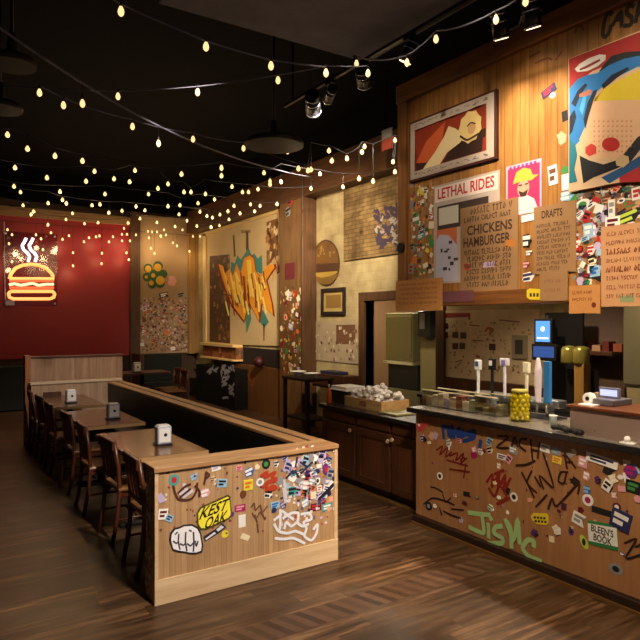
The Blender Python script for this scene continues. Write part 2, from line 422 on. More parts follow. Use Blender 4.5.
# ================================================================ stickers
CN = {'white': '#e9e7e4', 'black': '#17161a', 'red': '#b5232a', 'navy': '#252c5a', 'blue': '#2a62b0', 'teal': '#3f9a9a', 'yellow': '#e0cf3a',
      'orange': '#d9762c', 'green': '#3f8a46', 'pink': '#d99aa8', 'magenta': '#a3175f', 'purple': '#5a2a80', 'grey': '#8b8d92',
      'lilac': '#b7a9cf', 'cream': '#e3d6b5', 'brown': '#6b3d22', 'maroon': '#5c1420', 'sky blue': '#8fb8d8', 'peach': '#dd9f80', 'lime': '#b9d24a'}
LABS = set(); STK = []
def shape2(kind, w, h, c, ang):
    a, z = c
    if kind == 'round': p = circle(a, z, w/2, 14, h/2)
    elif kind == 'square' or kind == 'rectangular': p = rect2(a-w/2, z-h/2, a+w/2, z+h/2)
    elif kind == 'die-cut': p = [(a+w/2*q*math.cos(t), z+h/2*q*math.sin(t)) for t, q in [(2*PI*i/11, (1, .72, .95, .8, 1.05, .7, .9, 1, .75, .95, .8)[i]) for i in range(11)]]
    elif kind == 'hexagonal': p = circle(a, z, w/2, 6, h/2)
    elif kind == 'banner': p = [(a-w/2, z-h/2), (a+w/2, z-h/2), (a+w/2-h*.3, z), (a+w/2, z+h/2), (a-w/2, z+h/2)]
    else: p = [(a-w/2, z), (a-w*.25, z-h/2), (a+w*.25, z-h/2), (a+w/2, z), (a+w*.25, z+h/2), (a-w*.25, z+h/2)]
    return rot2(p, c, ang)
ORD = ['', 'second ', 'third ', 'fourth ', 'fifth ']
def sticker(S, c, w, h, kind, col, where, ang=0.0, prt=None, extra=None, label=None, i=None):
    n = len(STK) if i is None else i
    t = .0016+(n % 9)*.0006
    sz = 'tiny' if max(w, h) < .035 else 'small' if max(w, h) < .065 else 'medium' if max(w, h) < .12 else 'large'
    lab = label or f"{sz} {col} {kind} sticker{', '+prt+' print,' if prt else ''} {where}"
    LABS.add(lab)
    p = S.P(c[0], c[1], 0)
    o = MB().prism(S, shape2(kind, w, h, c, ang), 0, t).build('sticker', paint(CN[col]), origin=p)
    tag(o, lab, 'sticker', 'stickers '+next(g for k, g in (('booth', 'on the booth end panel'), ('bar front', 'on the bar front'), ('bar top', 'on the bar front'), ('green-banded', 'on the bar front'), ('column', 'on the wooden column'), ('cream', 'on the cream panel'), ('', 'on the sign wall')) if k in where+(label or '')))
    if prt:
        q = MB()
        if kind == 'round': q.flat(S, circle(c[0], c[1], w*.27, 10, h*.27), t+.0005)
        else:
            for k in range(2):
                q.flat(S, rot2(rect2(c[0]-w*.36, c[1]+h*(.08-.36*k), c[0]+w*(.36 if k == 0 else .15), c[1]+h*(.32-.36*k)), c, ang), t+.0005)
        q.build('print', paint(CN[prt]), o)
    STK.append(o); return o
def spx(S, u, v, wpx, hpx, kind, col, where, ang=0.0, prt=None, label=None):
    """size given in metres"""
    return sticker(S, S.uv(u, v), wpx, hpx, kind, col, where, ang, prt, None, label)
def scatter(S, poly, n, sizes, cols, wherefn, prts=('black', 'navy', 'red', 'white', None, None), mind=.7, rnd=R):
    us = [p[0] for p in poly]; vs = [p[1] for p in poly]; done = []; tries = 0
    def inside(u, v):
        r = False
        for i in range(len(poly)):
            x0, y0 = poly[i-1]; x1, y1 = poly[i]
            if (y0 > v) != (y1 > v) and u < (x1-x0)*(v-y0)/(y1-y0)+x0: r = not r
        return r
    while len(done) < n and tries < n*60:
        tries += 1
        u = rnd.uniform(min(us), max(us)); v = rnd.uniform(min(vs), max(vs))
        if not inside(u, v): continue
        c = S.uv(u, v); w = rnd.choice(sizes)*rnd.uniform(.8, 1.25); h = w*rnd.choice((1, 1, .7, .55, 1.25))
        if any(math.hypot(c[0]-d[0], c[1]-d[1]) < (w+d[2])*mind/2 for d in done): continue
        done.append((c[0], c[1], w)); sz = 'tiny' if max(w, h) < .035 else 'small' if max(w, h) < .065 else 'medium' if max(w, h) < .12 else 'large'
        for _ in range(60):
            col = rnd.choice(cols); pr = rnd.choice(prts); kd = rnd.choice(('round', 'square', 'rectangular', 'die-cut', 'hexagonal', 'banner'))
            if pr == col: pr = None
            if f"{sz} {col} {kd} sticker{', '+pr+' print,' if pr else ''} {wherefn(u, v)}" not in LABS: break
        sticker(S, c, w, h, kd, col, wherefn(u, v), rnd.uniform(-.5, .5), pr)
def specks(S, poly, n, size, hexes, name, label, d=.0012, parent=None):
    """countless paper scraps: one object per colour set"""
    us = [p[0] for p in poly]; vs = [p[1] for p in poly]
    out = None
    per = {}
    for _ in range(n):
        u = R.uniform(min(us), max(us)); v = R.uniform(min(vs), max(vs)); c = S.uv(u, v)
        w = size*R.uniform(.5, 1.3); h = size*R.uniform(.5, 1.3)
        per.setdefault(R.choice(hexes), []).append(rot2(rect2(c[0]-w/2, c[1]-h/2, c[0]+w/2, c[1]+h/2), c, R.uniform(-.6, .6)))
    mb = MB(); idx = []; mats = []
    for k, (hx, polys) in enumerate(per.items()):
        mats.append(paint(hx))
        for j, p in enumerate(polys):
            mb.flat(S, p, d+.0002*((j*7+k) % 13)); idx.append(k)
    o = mb.build(name, mats[0], parent)
    for m in mats[1:]: o.data.materials.append(m)
    for p, k in zip(o.data.polygons, idx): p.material_index = k
    if parent is None: tag(o, label, 'paper scraps')
    o['kind'] = 'stuff'
    return o

SB = SY(BY0)
def wb(u, v):
    hz = 'far left' if u < 180 else 'left of centre' if u < 225 else 'centre' if u < 262 else 'right of centre' if u < 298 else 'far right'
    vt = 'upper' if v < 480 else 'middle' if v < 510 else 'lower'
    return f'{vt} {hz} of the booth end panel'
def sb(u, v, w, h, k, c, ang=0, prt=None, label=None): return spx(SB, u, v, w, h, k, c, wb(u, v), ang, prt, label)
for a in [(174, 480, .075, .08, 'round', 'teal', 0, 'red'), (194, 477, .07, .06, 'die-cut', 'grey', .3, 'sky blue'), (216, 467, .07, .05, 'rectangular', 'white', .15, 'lilac'),
          (222, 483, .075, .06, 'rectangular', 'sky blue', -.15, 'black'), (205, 493, .08, .075, 'die-cut', 'pink', .2, 'white'), (161, 498, .055, .08, 'die-cut', 'lilac', .3, None),
          (163, 514, .065, .07, 'square', 'white', -.1, 'maroon'), (169, 518, .05, .045, 'square', 'sky blue', -.5, 'navy'), (213, 479, .05, .04, 'die-cut', 'cream', 0, 'brown'),
          (225, 534, .055, .055, 'round', 'yellow', 0, None), (240, 508, .085, .05, 'rectangular', 'magenta', -.02, 'pink'), (242, 521, .055, .09, 'rectangular', 'white', 0, None),
          (245, 537, .07, .04, 'rectangular', 'cream', -.5, None), (239, 468, .05, .035, 'rectangular', 'pink', 0, 'red'), (249, 472, .085, .075, 'die-cut', 'blue', .3, 'white'),
          (257, 467, .05, .045, 'die-cut', 'cream', .2, None), (248, 485, .075, .075, 'square', 'yellow', 0, 'orange'), (243, 494, .05, .055, 'round', 'brown', 0, None),
          (260, 482, .065, .06, 'round', 'white', 0, 'grey'), (266, 464, .07, .075, 'round', 'black', 0, 'green'), (276, 464, .05, .06, 'die-cut', 'white', 0, 'navy'),
          (268, 494, .075, .075, 'die-cut', 'white', -.2, 'black'), (280, 481, .06, .06, 'round', 'grey', 0, None), (275, 505, .075, .05, 'rectangular', 'sky blue', .1, 'blue'),
          (274, 510, .05, .045, 'die-cut', 'navy', 0, None), (283, 505, .055, .06, 'die-cut', 'navy', .4, 'lilac'), (292, 491, .085, .08, 'die-cut', 'teal', 0, 'black'),
          (316, 507, .10, .06, 'rectangular', 'maroon', 0, 'red'), (327, 507, .09, .055, 'rectangular', 'teal', .05, 'white'), (308, 478, .085, .08, 'round', 'pink', 0, 'red'),
          (303, 484, .08, .06, 'die-cut', 'teal', .3, 'white'), (314, 486, .06, .07, 'die-cut', 'sky blue', 0, 'navy'), (305, 503, .08, .07, 'die-cut', 'sky blue', .4, 'white'),
          (313, 495, .05, .055, 'square', 'cream', 0, None), (303, 493, .05, .06, 'square', 'peach', 0, 'orange'), (232, 514, .035, .04, 'die-cut', 'purple', 0, None),
          (331, 499, .04, .04, 'square', 'peach', 0, None), (285, 457, .08, .05, 'die-cut', 'lilac', .4, 'navy')]:
    sb(a[0], a[1], a[2], a[3], a[4], a[5], a[6], a[7])
scatter(SB, [(284, 458), (334, 450), (335, 482), (322, 498), (300, 500), (286, 478)], 52, [.035, .045, .055, .07], ['lilac', 'white', 'lilac', 'grey', 'sky blue', 'pink', 'white', 'purple', 'white', 'teal', 'grey', 'lilac', 'navy'], wb, mind=.62)
scatter(SB, [(286, 482), (330, 488), (333, 515), (290, 512)], 12, [.035, .045], ['white', 'cream', 'orange', 'sky blue', 'peach', 'lime', 'navy', 'red'], wb)
# yellow speech-balloon sticker and the fist next to it
def sticker_poly(S, px, hexc, t, name, label, cat='sticker'):
    poly = uvs(S, px); ca = sum(p[0] for p in poly)/len(poly); cz = sum(p[1] for p in poly)/len(poly)
    o = MB().prism(S, poly, 0, t).build(name, paint(hexc), origin=S.P(ca, cz, 0)); tag(o, label, cat); return o, (ca, cz)
o, c = sticker_poly(SB, [(196.5, 513), (200, 507), (228, 494.5), (230, 497), (232, 515), (229, 519), (206, 530), (200, 530), (197, 525)], '#4d481a', .004, 'sticker', 'large yellow speech balloon sticker with black slanted capitals on the booth end panel')
MB().flat(SB, uvs(SB, [(198, 513.5), (201, 508.5), (227.5, 496.5), (229, 498), (230.6, 514.5), (228, 517.5), (206, 528), (201, 528), (198.5, 524)]), .0046).build('yellow_face', paint('#f0e23c'), o)
a1, z1 = SB.uv(214.5, 508.5); a2, z2 = SB.uv(216, 519)
MB().text(SB, 'KEST', a1, z1, .205, .075, .0052, .18, .25).text(SB, 'OAK', a2, z2-.004, .165, .075, .0052, .18, .25).build('lettering', paint('#17160c'), o)
o, c = sticker_poly(SB, [(169, 540), (170, 533), (174, 528), (179, 527), (184, 524.5), (192, 524), (198, 527), (201, 533), (203, 545), (202, 552), (196, 554), (190, 554), (186, 553), (178, 552), (172, 550)], '#1a171d', .005, 'sticker', 'large white cartoon fist sticker with a black outline on the booth end panel')
q = MB().flat(SB, uvs(SB, [(170.8, 540), (171.5, 534), (175, 529.5), (179, 528.6), (184, 526.2), (191.5, 525.7), (196.8, 528.6), (199.6, 534), (201.4, 545), (200.6, 550.5), (196, 552.2), (190, 552.3), (186, 551.4), (178.5, 550.3), (173, 548.5)]), .0056)
ln = MB()
for L in ([(178.5, 534), (178, 541), (179.5, 549)], [(185.5, 532), (185, 541), (186.5, 550.5)], [(193, 532), (193.5, 541), (193, 551)], [(173, 541), (176, 543), (178, 541)], [(180, 543.5), (183, 545), (185, 543)], [(187, 543.5), (190, 545.5), (192.5, 543)], [(195, 541), (196, 546), (197.5, 541)], [(175, 534), (177, 532)], [(189, 530), (191, 531)]):
    ln.stroke(SB, uvs(SB, L), .011, .0062)
ln.build('finger_lines', paint('#3a3742'), o)
q.build('knuckles', paint('#ecebf2'), o)
o2, c = sticker_poly(SB, [(203, 537), (216, 528.5), (222, 523), (226, 527), (219, 533), (205, 541.5)], '#25232b', .003, 'sticker', 'narrow slanted black and white forearm sticker beside the cartoon fist')
MB().flat(SB, uvs(SB, [(205, 538.5), (214, 532), (216, 533), (206, 540)]), .0036).flat(SB, uvs(SB, [(216, 529.5), (221, 525), (224, 527), (218, 531.5)]), .0036).build('print', paint('#dcdde6'), o2)
# marker and spray-paint graffiti painted on the booth panel
def gr(S, lines, w, d, name, hexc, parent, label=None):
    q = MB()
    for L in lines: q.stroke(S, uvs(S, L), w, d)
    return q.build(name, paint(hexc), parent, label=label)
gr(SB, [[(173, 486), (175, 493), (178, 499), (186, 500), (192, 498), (196, 491), (197, 483)], [(178, 493), (184, 487), (190, 484)], [(180, 497), (190, 489)], [(206, 472), (204, 484)], [(206, 472), (209, 475), (206, 478)], [(195, 486), (199, 491), (199, 496)]], .016, .0045, 'brown_scribble', '#4f2a20', end)
gr(SB, [[(180, 494), (187, 489)], [(183, 497), (192, 491)], [(184, 484), (184, 488)]], .02, .0042, 'pale_scribble', '#c9c4cf', end)
gr(SB, [[(261, 476), (267, 472), (265, 477), (275, 472), (272, 477), (276, 480), (265, 483), (276, 478)], [(263, 487), (267, 484), (266, 490), (272, 486), (276, 488), (268, 489)]], .026, .0045, 'red_lettering', '#b03a22', end)
gr(SB, [[(251, 507), (254, 503), (255, 510), (260, 505), (262, 512), (267, 506)], [(252, 513), (256, 518), (260, 512), (265, 519)], [(257, 524), (258, 532)], [(255, 515), (257, 522)]], .012, .0045, 'faint_scribble', '#6b4635', end)
gr(SB, [[(280, 510), (280, 524), (279, 530)], [(274, 524), (278, 531), (287, 533), (295, 531), (303, 534)], [(283, 518), (291, 513), (298, 513), (297, 521), (291, 526), (286, 522), (284, 528)], [(301, 514), (309, 513), (311, 519), (303, 522), (306, 528), (304, 536), (311, 540), (316, 533), (317, 524), (313, 529)], [(296, 522), (302, 526), (308, 524)], [(275, 538), (283, 539), (293, 538), (304, 543)], [(282, 511), (293, 519)], [(274, 520), (281, 514)]], .021, .0045, 'white_lettering', '#dfe0e8', end, 'thick white spray-paint tag')
gr(SB, [[(319, 499), (326, 492), (333, 484.5)]], .03, .0045, 'black_marker_line', '#1b1730', end)
gr(SB, [[(297, 457), (295, 470), (299, 478)], [(300, 462), (306, 467), (301, 473)], [(304, 470), (312, 462)], [(286, 478), (293, 470)]], .016, .0045, 'navy_scribble', '#2b2548', end)
gr(SB, [[(284, 480), (286, 498)], [(283, 488), (285, 503)]], .02, .0045, 'pale_drip', '#c5c2d0', end)
specks(SB, [(280, 452), (335, 446), (335, 520), (280, 525)], 160, .022, ['#d9d7e0', '#5b5580', '#c7b6d3', '#30294a', '#e5e0da', '#a0453a', '#3f7f8f'], 'paper_scraps', '', .001, end)
specks(SB, [(158, 475), (280, 460), (280, 530), (158, 535)], 45, .016, ['#6b4030', '#d9cfc5', '#8a2f2a', '#40304a'], 'paper_scraps', '', .001, end)
SBL = SX(BX0)
specks(SBL, [(146, 470), (152, 470), (152, 590), (147, 580)], 60, .03, ['#c9a23c', '#5a3a1c', '#d9c9a0', '#7a2a22', '#cfcfd9'], 'paper_scraps', '', .001, end)

# ================================================================ TABLES, NAPKIN HOLDERS, CHAIRS
def make_table(y0, y1, label):
    t = thing('dining_table', label, 'table', (1.83, (y0+y1)/2, 0), 'tables along the booth')
    MB().box(1.5, y0, .72, 2.15, y1, .76).build('tabletop', m_table, t, bevel=.006)
    MB().box(1.497, y0-.003, .722, 2.153, y0+.012, .757).build('edge_band', mat('pale_table_edge', '#b08a5e', .4), t)
    ym = (y0+y1)/2
    MB().cyl((1.83, ym, .03), (1.83, ym, .70), .04, .04, 16).build('pedestal', m_tbase, t, smooth=True)
    MB().box(1.56, ym-.04, 0, 2.1, ym+.04, .03).box(1.79, ym-.3, 0, 1.87, ym+.3, .03).build('foot', m_tbase, t, bevel=.004)
    MB().box(1.6, ym-.25, .70, 2.06, ym+.25, .72).build('top_plate', m_tbase, t)
for y0, y1, l in [(5.1, 6.42, 'brown plank dining table nearest the sticker-covered booth end'), (6.89, 8.2, 'middle brown plank dining table along the booth'), (8.65, 9.97, 'farthest dining table by the pale boarded end of the booth')]:
    make_table(y0, y1, l)
def napkin(x, y, z, label, s=1.0):
    t = thing('napkin_holder', label, 'napkin holder', (x, y, z), 'chrome napkin holders')
    MB().box(x-.075*s, y-.06*s, z, x+.075*s, y+.06*s, z+.018*s).build('base', m_blk, t, bevel=.003)
    MB().box(x-.065*s, y-.05*s, z+.018*s, x+.065*s, y+.05*s, z+.175*s).build('case', mat('napkin_reflection_tint', '#c3cbe0', .25, .35, var=.05), t, bevel=.008)  # bluish white in the case colour imitates its reflections
    MB().box(x-.052*s, y-.055*s, z+.035*s, x+.052*s, y-.05*s, z+.16*s).build('face_plate', m_white, t)
    MB().flat(SY(y-.0555*s), circle(x+.005, z+.10*s, .016*s, 12), .0008).build('logo', m_blk, t)
    MB().box(x-.05*s, y-.045*s, z+.175*s, x+.05*s, y+.045*s, z+.185*s).build('napkins', m_white, t)
p = onZ(163, 445, .76); napkin(p.x, p.y, .76, 'shiny napkin holder on the table nearest the sticker-covered booth end')
p = onZ(113, 419, .76); napkin(p.x, p.y, .76, 'shiny napkin holder with a black dot on the middle table')
p = onZ(71, 403, .76); napkin(p.x, p.y, .76, 'shiny napkin holder with a black dot on the farthest table')
p = onZ(56, 392, .76); p.x = 1.68; p.y = min(p.y, 9.8)
t = thing('menu_caddy', 'small dark wooden caddy on the farthest table beside a napkin holder', 'caddy', (p.x, p.y, .76))
MB().box(p.x-.12, p.y-.04, .76, p.x+.12, p.y+.04, .775).build('base', m_cab, t)
for y in (p.y-.04, p.y+.03): MB().box(p.x-.12, y, .775, p.x+.12, y+.01, .84).build('side', m_cab, t)

def make_chair():
    t = thing('dining_chair', 'x', 'chair', (0, 0, 0), 'wooden chairs along the tables')
    # the back stands at x=0, the seat reaches +x towards the table; width runs along y
    for s in (-1, 1):
        y = s*.195
        MB().tube([(-.05, y, 0), (-.01, y, .22), (.012, y, .45), (0, y, .65), (-.035, y, .875)], .019, 8).build('rear_leg', m_chair, t, smooth=True)
        MB().tube([(.39, y*.95, 0), (.385, y*.95, .45)], .018, 8).build('front_leg', m_chair, t, smooth=True)
    MB().box(-.055, -.20, .79, -.015, .20, .875).build('top_rail', m_chair, t, bevel=.01)
    MB().box(-.02, -.18, .53, .01, .18, .57).build('lower_rail', m_chair, t, bevel=.006)
    for k in range(4):
        y = -.13+k*.0867
        MB()._a([(.0, y-.026, .57), (.0, y+.026, .57), (-.035, y+.026, .79), (-.035, y-.026, .79), (-.013, y-.026, .57), (-.013, y+.026, .57), (-.048, y+.026, .79), (-.048, y-.026, .79)],
                [(0, 1, 2, 3), (7, 6, 5, 4), (0, 4, 5, 1), (1, 5, 6, 2), (2, 6, 7, 3), (3, 7, 4, 0)]).build('back_slat', m_chair, t)
    MB().box(-.005, -.215, .44, .43, .215, .475).build('seat', wood('chair_seat_wood', '#6a4526', '#96683c', 'x', 'y', 0, .3, local=True), t, bevel=.012)
    MB().box(.02, -.185, .39, .40, -.165, .44).box(.02, .165, .39, .40, .185, .44).box(.37, -.165, .39, .40, .165, .44).build('seat_rail', m_chair, t)
    for s in (-1, 1): MB().cyl((-.02, s*.192, .2), (.388, s*.187, .2), .011, None, 8).build('stretcher', m_chair, t, smooth=True)
    MB().cyl((.19, -.19, .2), (.19, .19, .2), .011, None, 8).build('stretcher', m_chair, t, smooth=True)
    return t
ch0 = make_chair(); first = True
CH = [(4.73, 'dark wooden chair right behind the sticker-covered booth end'), (5.54, 'second dark wooden chair from the sticker-covered booth end'),
      (6.45, 'third dark wooden chair from the sticker-covered booth end'), (7.32, 'fourth dark wooden chair from the sticker-covered booth end'),
      (8.27, 'fifth dark wooden chair from the sticker-covered booth end'), (9.1, 'sixth dark wooden chair, next to last before the tall partition'),
      (9.75, 'last dark wooden chair in the row, beside the tall partition')]
for k, (y, l) in enumerate(CH):
    c = ch0 if k == 0 else copy_tree(ch0)
    c.location = (1.41+(.02 if k % 2 else 0), y, 0); c.rotation_euler = (0, 0, (-.03, .05, -.02, .04, 0, .05, -.04)[k]); c['label'] = l

# ================================================================ BAR
SBAR = SX(3.95)
yb1 = onX(416, 470, 3.95).y
bar = thing('bar_counter', 'long oak bar counter covered in marker graffiti and stickers under a black top', 'bar counter', (4.2, 2.6, 0))
bf = MB().box(3.95, -.6, .075, 4.55, yb1, 1.03).build('front_panel', m_bar, bar, bevel=.003)
MB().box(3.90, -.6, 0, 3.95, yb1-.0, .075).build('base_board', mat('dark_base_wood', '#24140c', .5), bar, bevel=.004)
MB().box(3.885, -.6, 0, 3.9, yb1, .02).build('floor_strip', m_gold, bar)
MB().box(3.89, -.62, 1.03, 4.62, yb1+.07, 1.075).build('countertop', m_granite, bar, bevel=.006)
MB().box(3.90, -.6, 1.075, 4.61, yb1+.05, 1.079).build('top_surface', mat('pale_reflection_top', '#7d7670', .25, .2), bar)  # thin plate whose pale colour stands in for the counter's reflection
def wr(u, v):
    hz = 'far left' if u < 450 else 'left of centre' if u < 500 else 'centre' if u < 555 else 'right of centre' if u < 600 else 'far right'
    k = (v-(408+(u-408)*.165))/(110+(u-416)*.2)
    vt = 'upper' if k < .38 else 'middle' if k < .68 else 'lower'
    return f'{vt} {hz} of the bar front'
def sr(u, v, w, h, k, c, ang=0, prt=None, label=None): return spx(SBAR, u, v, w, h, k, c, wr(u, v), ang, prt, label)
for a in [(423, 438, .085, .07, 'die-cut', 'white', .2, 'purple'), (432, 436, .07, .09, 'die-cut', 'peach', 0, None), (449, 443, .075, .07, 'die-cut', 'white', .3, 'grey'),
          (474, 455, .07, .06, 'round', 'magenta', 0, None), (481, 452, .06, .06, 'die-cut', 'white', 0, 'grey'), (490, 450, .07, .07, 'die-cut', 'cream', .3, 'black'),
          (513, 450, .085, .06, 'rectangular', 'grey', -.1, 'white'), (502, 457, .10, .045, 'banner', 'white', -.05, 'navy'), (499, 466, .05, .06, 'die-cut', 'pink', 0, 'white'),
          (440, 476, .07, .07, 'round', 'white', 0, 'black'), (467, 494, .08, .04, 'banner', 'black', .1, None), (465, 503, .075, .045, 'die-cut', 'maroon', 0, None),
          (429, 506, .08, .075, 'round', 'black', 0, 'grey'), (435, 506, .05, .04, 'die-cut', 'white', 0, None), (491, 508, .07, .06, 'die-cut', 'white', -.3, 'green'),
          (514, 497, .075, .075, 'round', 'white', 0, 'black'), (461, 520, .06, .06, 'die-cut', 'lilac', .2, None), (545, 448, .085, .06, 'rectangular', 'white', -.1, 'grey'),
          (556, 451, .075, .06, 'square', 'grey', -.1, 'sky blue'), (557, 460, .075, .05, 'rectangular', 'yellow', -.1, 'orange'), (583, 462, .07, .075, 'square', 'pink', -.15, 'white'),
          (609, 471, .08, .06, 'banner', 'black', -.3, None), (631, 471, .10, .095, 'hexagonal', 'purple', 0, 'magenta'), (598, 480, .05, .06, 'die-cut', 'black', .4, 'purple'),
          (608, 487, .075, .08, 'hexagonal', 'black', 0, 'brown'), (633, 487, .10, .085, 'rectangular', 'black', -.1, 'green'), (587, 490, .07, .07, 'die-cut', 'blue', 0, 'sky blue'),
          (588, 500, .085, .085, 'round', 'white', 0, 'magenta'), (617, 507, .06, .06, 'round', 'maroon', 0, 'white'), (581, 510, .055, .05, 'die-cut', 'maroon', 0, None),
          (579, 519, .10, .085, 'banner', 'white', -.25, 'grey'), (557, 530, .075, .085, 'die-cut', 'white', .6, 'cream'), (535, 533, .07, .06, 'die-cut', 'black', -.3, 'purple'),
          (584, 542, .055, .10, 'round', 'lime', .5, 'black'), (616, 569, .10, .075, 'round', 'grey', 0, 'black'), (530, 500, .06, .04, 'die-cut', 'peach', .3, None),
          (570, 455, .06, .04, 'die-cut', 'grey', .2, None), (574, 452, .05, .05, 'die-cut', 'cream', .2, None), (420, 425, .06, .04, 'die-cut', 'red', .3, 'white'), (627, 463, .05, .04, 'rectangular', 'cream', 0, None)]:
    sr(a[0], a[1], a[2], a[3], a[4], a[5], a[6], a[7])
sr(602, 460.5, .235, .06, 'rectangular', 'white', -.12, 'navy', 'long white and navy banner sticker below the bar top on the right')
sr(621, 520, .14, .13, 'square', 'navy', -.22, 'white', 'tilted navy and white square sticker right of the green-banded one')
sr(603, 512, .17, .045, 'rectangular', 'black', -.03, None, 'black strip sticker just above the green-banded white sticker')
o, c = sticker_poly(SBAR, [(588, 520), (617, 525), (618.5, 551), (589, 544)], '#2f7d46', .004, 'sticker', 'large white sticker with green bands and black capitals on the bar front')
MB().flat(SBAR, uvs(SBAR, [(588, 523), (617, 528), (618.4, 547), (589, 540.5)]), .0046).build('white_face', paint('#e8e9e4'), o)
a1, z1 = SBAR.uv(602.5, 531); a2, z2 = SBAR.uv(603, 538.5)
MB().text(SBAR, "BLEEN'S", a1, z1+.002, .165, .05, .0052).text(SBAR, 'BOOK', a2, z2-.006, .135, .05, .0052).build('lettering', paint('#1c1c26'), o)
o, c = sticker_poly(SBAR, [(531, 516), (534, 513), (547, 513.5), (548.5, 516), (548.5, 523), (546, 525), (537, 524), (532, 520)], '#e3c92f', .004, 'sticker', 'yellow speech balloon sticker with tiny black writing on the bar front')
q = MB()
for r in range(2):
    for k in range(4): q.flat(SBAR, uvs(SBAR, [(534+k*3.2+r, 516+r*3.6+k*.3), (536.3+k*3.2+r, 516.2+r*3.6+k*.3), (536.3+k*3.2+r, 518.6+r*3.6+k*.3), (534+k*3.2+r, 518.4+r*3.6+k*.3)]), .0046)
q.build('print', paint('#2a2410'), o)
# graffiti painted on the bar front
BD = .0038
gr(SBAR, [[(498, 436), (509, 437), (497, 447), (509, 448)], [(512, 446), (515, 437), (518, 446)], [(513, 443), (517, 443)], [(527, 439), (521, 439.5), (520, 446), (526, 451)], [(531, 440), (533, 460)], [(540, 443), (538, 458)], [(532, 450), (538, 451)]], .018, BD, 'zach_lettering', '#2c120c', bf)
k6 = lambda L: [(490+x/6.4, 420+y/6.4) for x, y in L]
gr(SBAR, [k6(L) for L in ([(205, 335), (285, 495)], [(270, 325), (240, 400), (300, 465)], [(290, 365), (325, 425)], [(345, 440), (320, 355), (410, 430), (345, 215)], [(500, 335), (455, 335), (440, 390), (475, 405), (490, 345)], [(480, 215), (550, 305)], [(480, 215), (495, 310)], [(490, 270), (530, 270)],
   [(295, 555), (365, 480)], [(375, 570), (400, 500), (430, 550), (570, 400)], [(515, 380), (575, 405), (565, 470)], [(170, 290), (230, 285), (290, 262)])], .017, BD, 'king_lettering', '#35170e', bf)
gr(SBAR, [[(469, 512.5), (480, 514), (490, 515)], [(482, 514), (484, 527), (483, 533), (470, 527)], [(488.5, 524), (489, 537)], [(502, 526), (496, 527), (494, 533), (503, 538), (502, 543), (489, 543)], [(506, 520), (511, 528), (512, 547)], [(506, 520), (514, 540), (518, 519), (520, 543)], [(534, 546), (534, 541), (528, 540), (523, 548), (529, 556), (541, 561)], [(491, 518), (491.5, 519)]], .038, BD, 'mint_lettering', '#a3cc8a', bf, 'thick pale green painted tag')
gr(SBAR, [[(443, 426), (444, 438)], [(444, 427), (450, 428), (449, 435), (455, 437)], [(452, 426), (455, 433), (460, 428), (458, 437), (464, 431)], [(461, 437), (468, 433), (475, 431), (474, 438), (464, 441)], [(448, 431), (475, 436)], [(481, 441), (480, 447)]], .035, BD, 'blue_lettering', '#1c3f8c', bf)
gr(SBAR, [[(437, 450), (443, 446), (440, 455), (448, 447), (446, 457), (452, 452)], [(450, 456), (458, 453), (456, 461), (464, 453), (461, 463), (467, 458)], [(447, 460), (468, 466)], [(450, 469), (470, 472)], [(466, 464), (464, 478)]], .016, BD, 'red_scribble', '#7a1f18', bf)
gr(SBAR, [[(487, 482), (493, 474), (492, 488), (500, 472), (498, 489), (506, 474), (504, 490), (511, 478)], [(489, 488), (495, 496), (500, 486), (507, 497), (497, 504), (510, 498)], [(494, 480), (509, 484)], [(495, 474), (504, 470)]], .022, BD, 'red_tag', '#862114', bf)
gr(SBAR, [[(431, 487), (436, 488), (443, 492)], [(424, 504), (433, 498), (446, 501), (455, 505)], [(443, 494), (446, 502), (451, 498)], [(444, 511), (452, 515), (461, 518)], [(452, 509), (464, 510)], [(440, 508), (442, 515)]], .014, BD, 'black_scribble', '#261a22', bf)
gr(SBAR, [[(417, 427), (428, 423)], [(419, 430), (426, 427)]], .03, BD, 'red_slash', '#c8474a', bf)
gr(SBAR, [[(625, 543), (637, 539), (626, 558), (640, 555)], [(636, 547), (642, 544)]], .014, BD, 'dark_zigzag', '#2a160e', bf)
specks(SBAR, [(418, 425), (640, 470), (640, 560), (418, 510)], 45, .018, ['#6b3a22', '#c9b8a5', '#4a2418', '#8a5a3a'], 'paper_scraps', '', .001, bf)

scatter(SBAR, [(422, 428), (640, 468), (640, 505), (560, 478), (500, 462), (424, 445)], 22, [.04, .05, .06], ['white', 'grey', 'lilac', 'pink', 'sky blue', 'white', 'cream', 'black'], wr, mind=1.0)
scatter(SBAR, [(420, 450), (500, 475), (600, 520), (640, 560), (640, 580), (560, 545), (420, 500)], 14, [.035, .045], ['white', 'black', 'grey', 'maroon', 'cream', 'purple'], wr, mind=1.0)
# ---- things on the bar
ZB = 1.079
SG = glassy('clear_acrylic', '#f2f4f0', .22, .06)
def acrylic(x0, x1, y0, y1, z0, z1, label):
    t = thing('acrylic_display_box', label, 'display box', ((x0+x1)/2, (y0+y1)/2, z0))
    w = .006
    MB().box(x0, y0, z0, x1, y1, z0+w).build('floor_plate', SG, t)
    MB().box(x0, y0, z0+w, x0+w, y1, z1).build('front_pane', SG, t)
    MB().box(x1-w, y0, z0+w, x1, y1, z1).build('rear_pane', SG, t)
    for y in (y0, y1-w): MB().box(x0+w, y, z0+w, x1-w, y+w, z1).build('side_pane', SG, t)
    MB().box(x0-.004, y0, z1, x0+.012, y1, z1+.008).box(x1-.012, y0, z1, x1+.004, y1, z1+.008).build('rim', mat('pale_acrylic_edge', '#cfc6a8', .3), t)
    return t
ya = onX(425, 400, 4.12).y; yb = onX(476, 400, 4.12).y; yc = onX(478, 400, 4.12).y; yd = onX(500, 400, 4.12).y
acrylic(4.08, 4.3, yb, ya, ZB, 1.23, 'long clear acrylic display box on the left end of the bar')
acrylic(4.08, 4.3, yd, yc, ZB, 1.24, 'short clear acrylic display box left of the yellow jar')
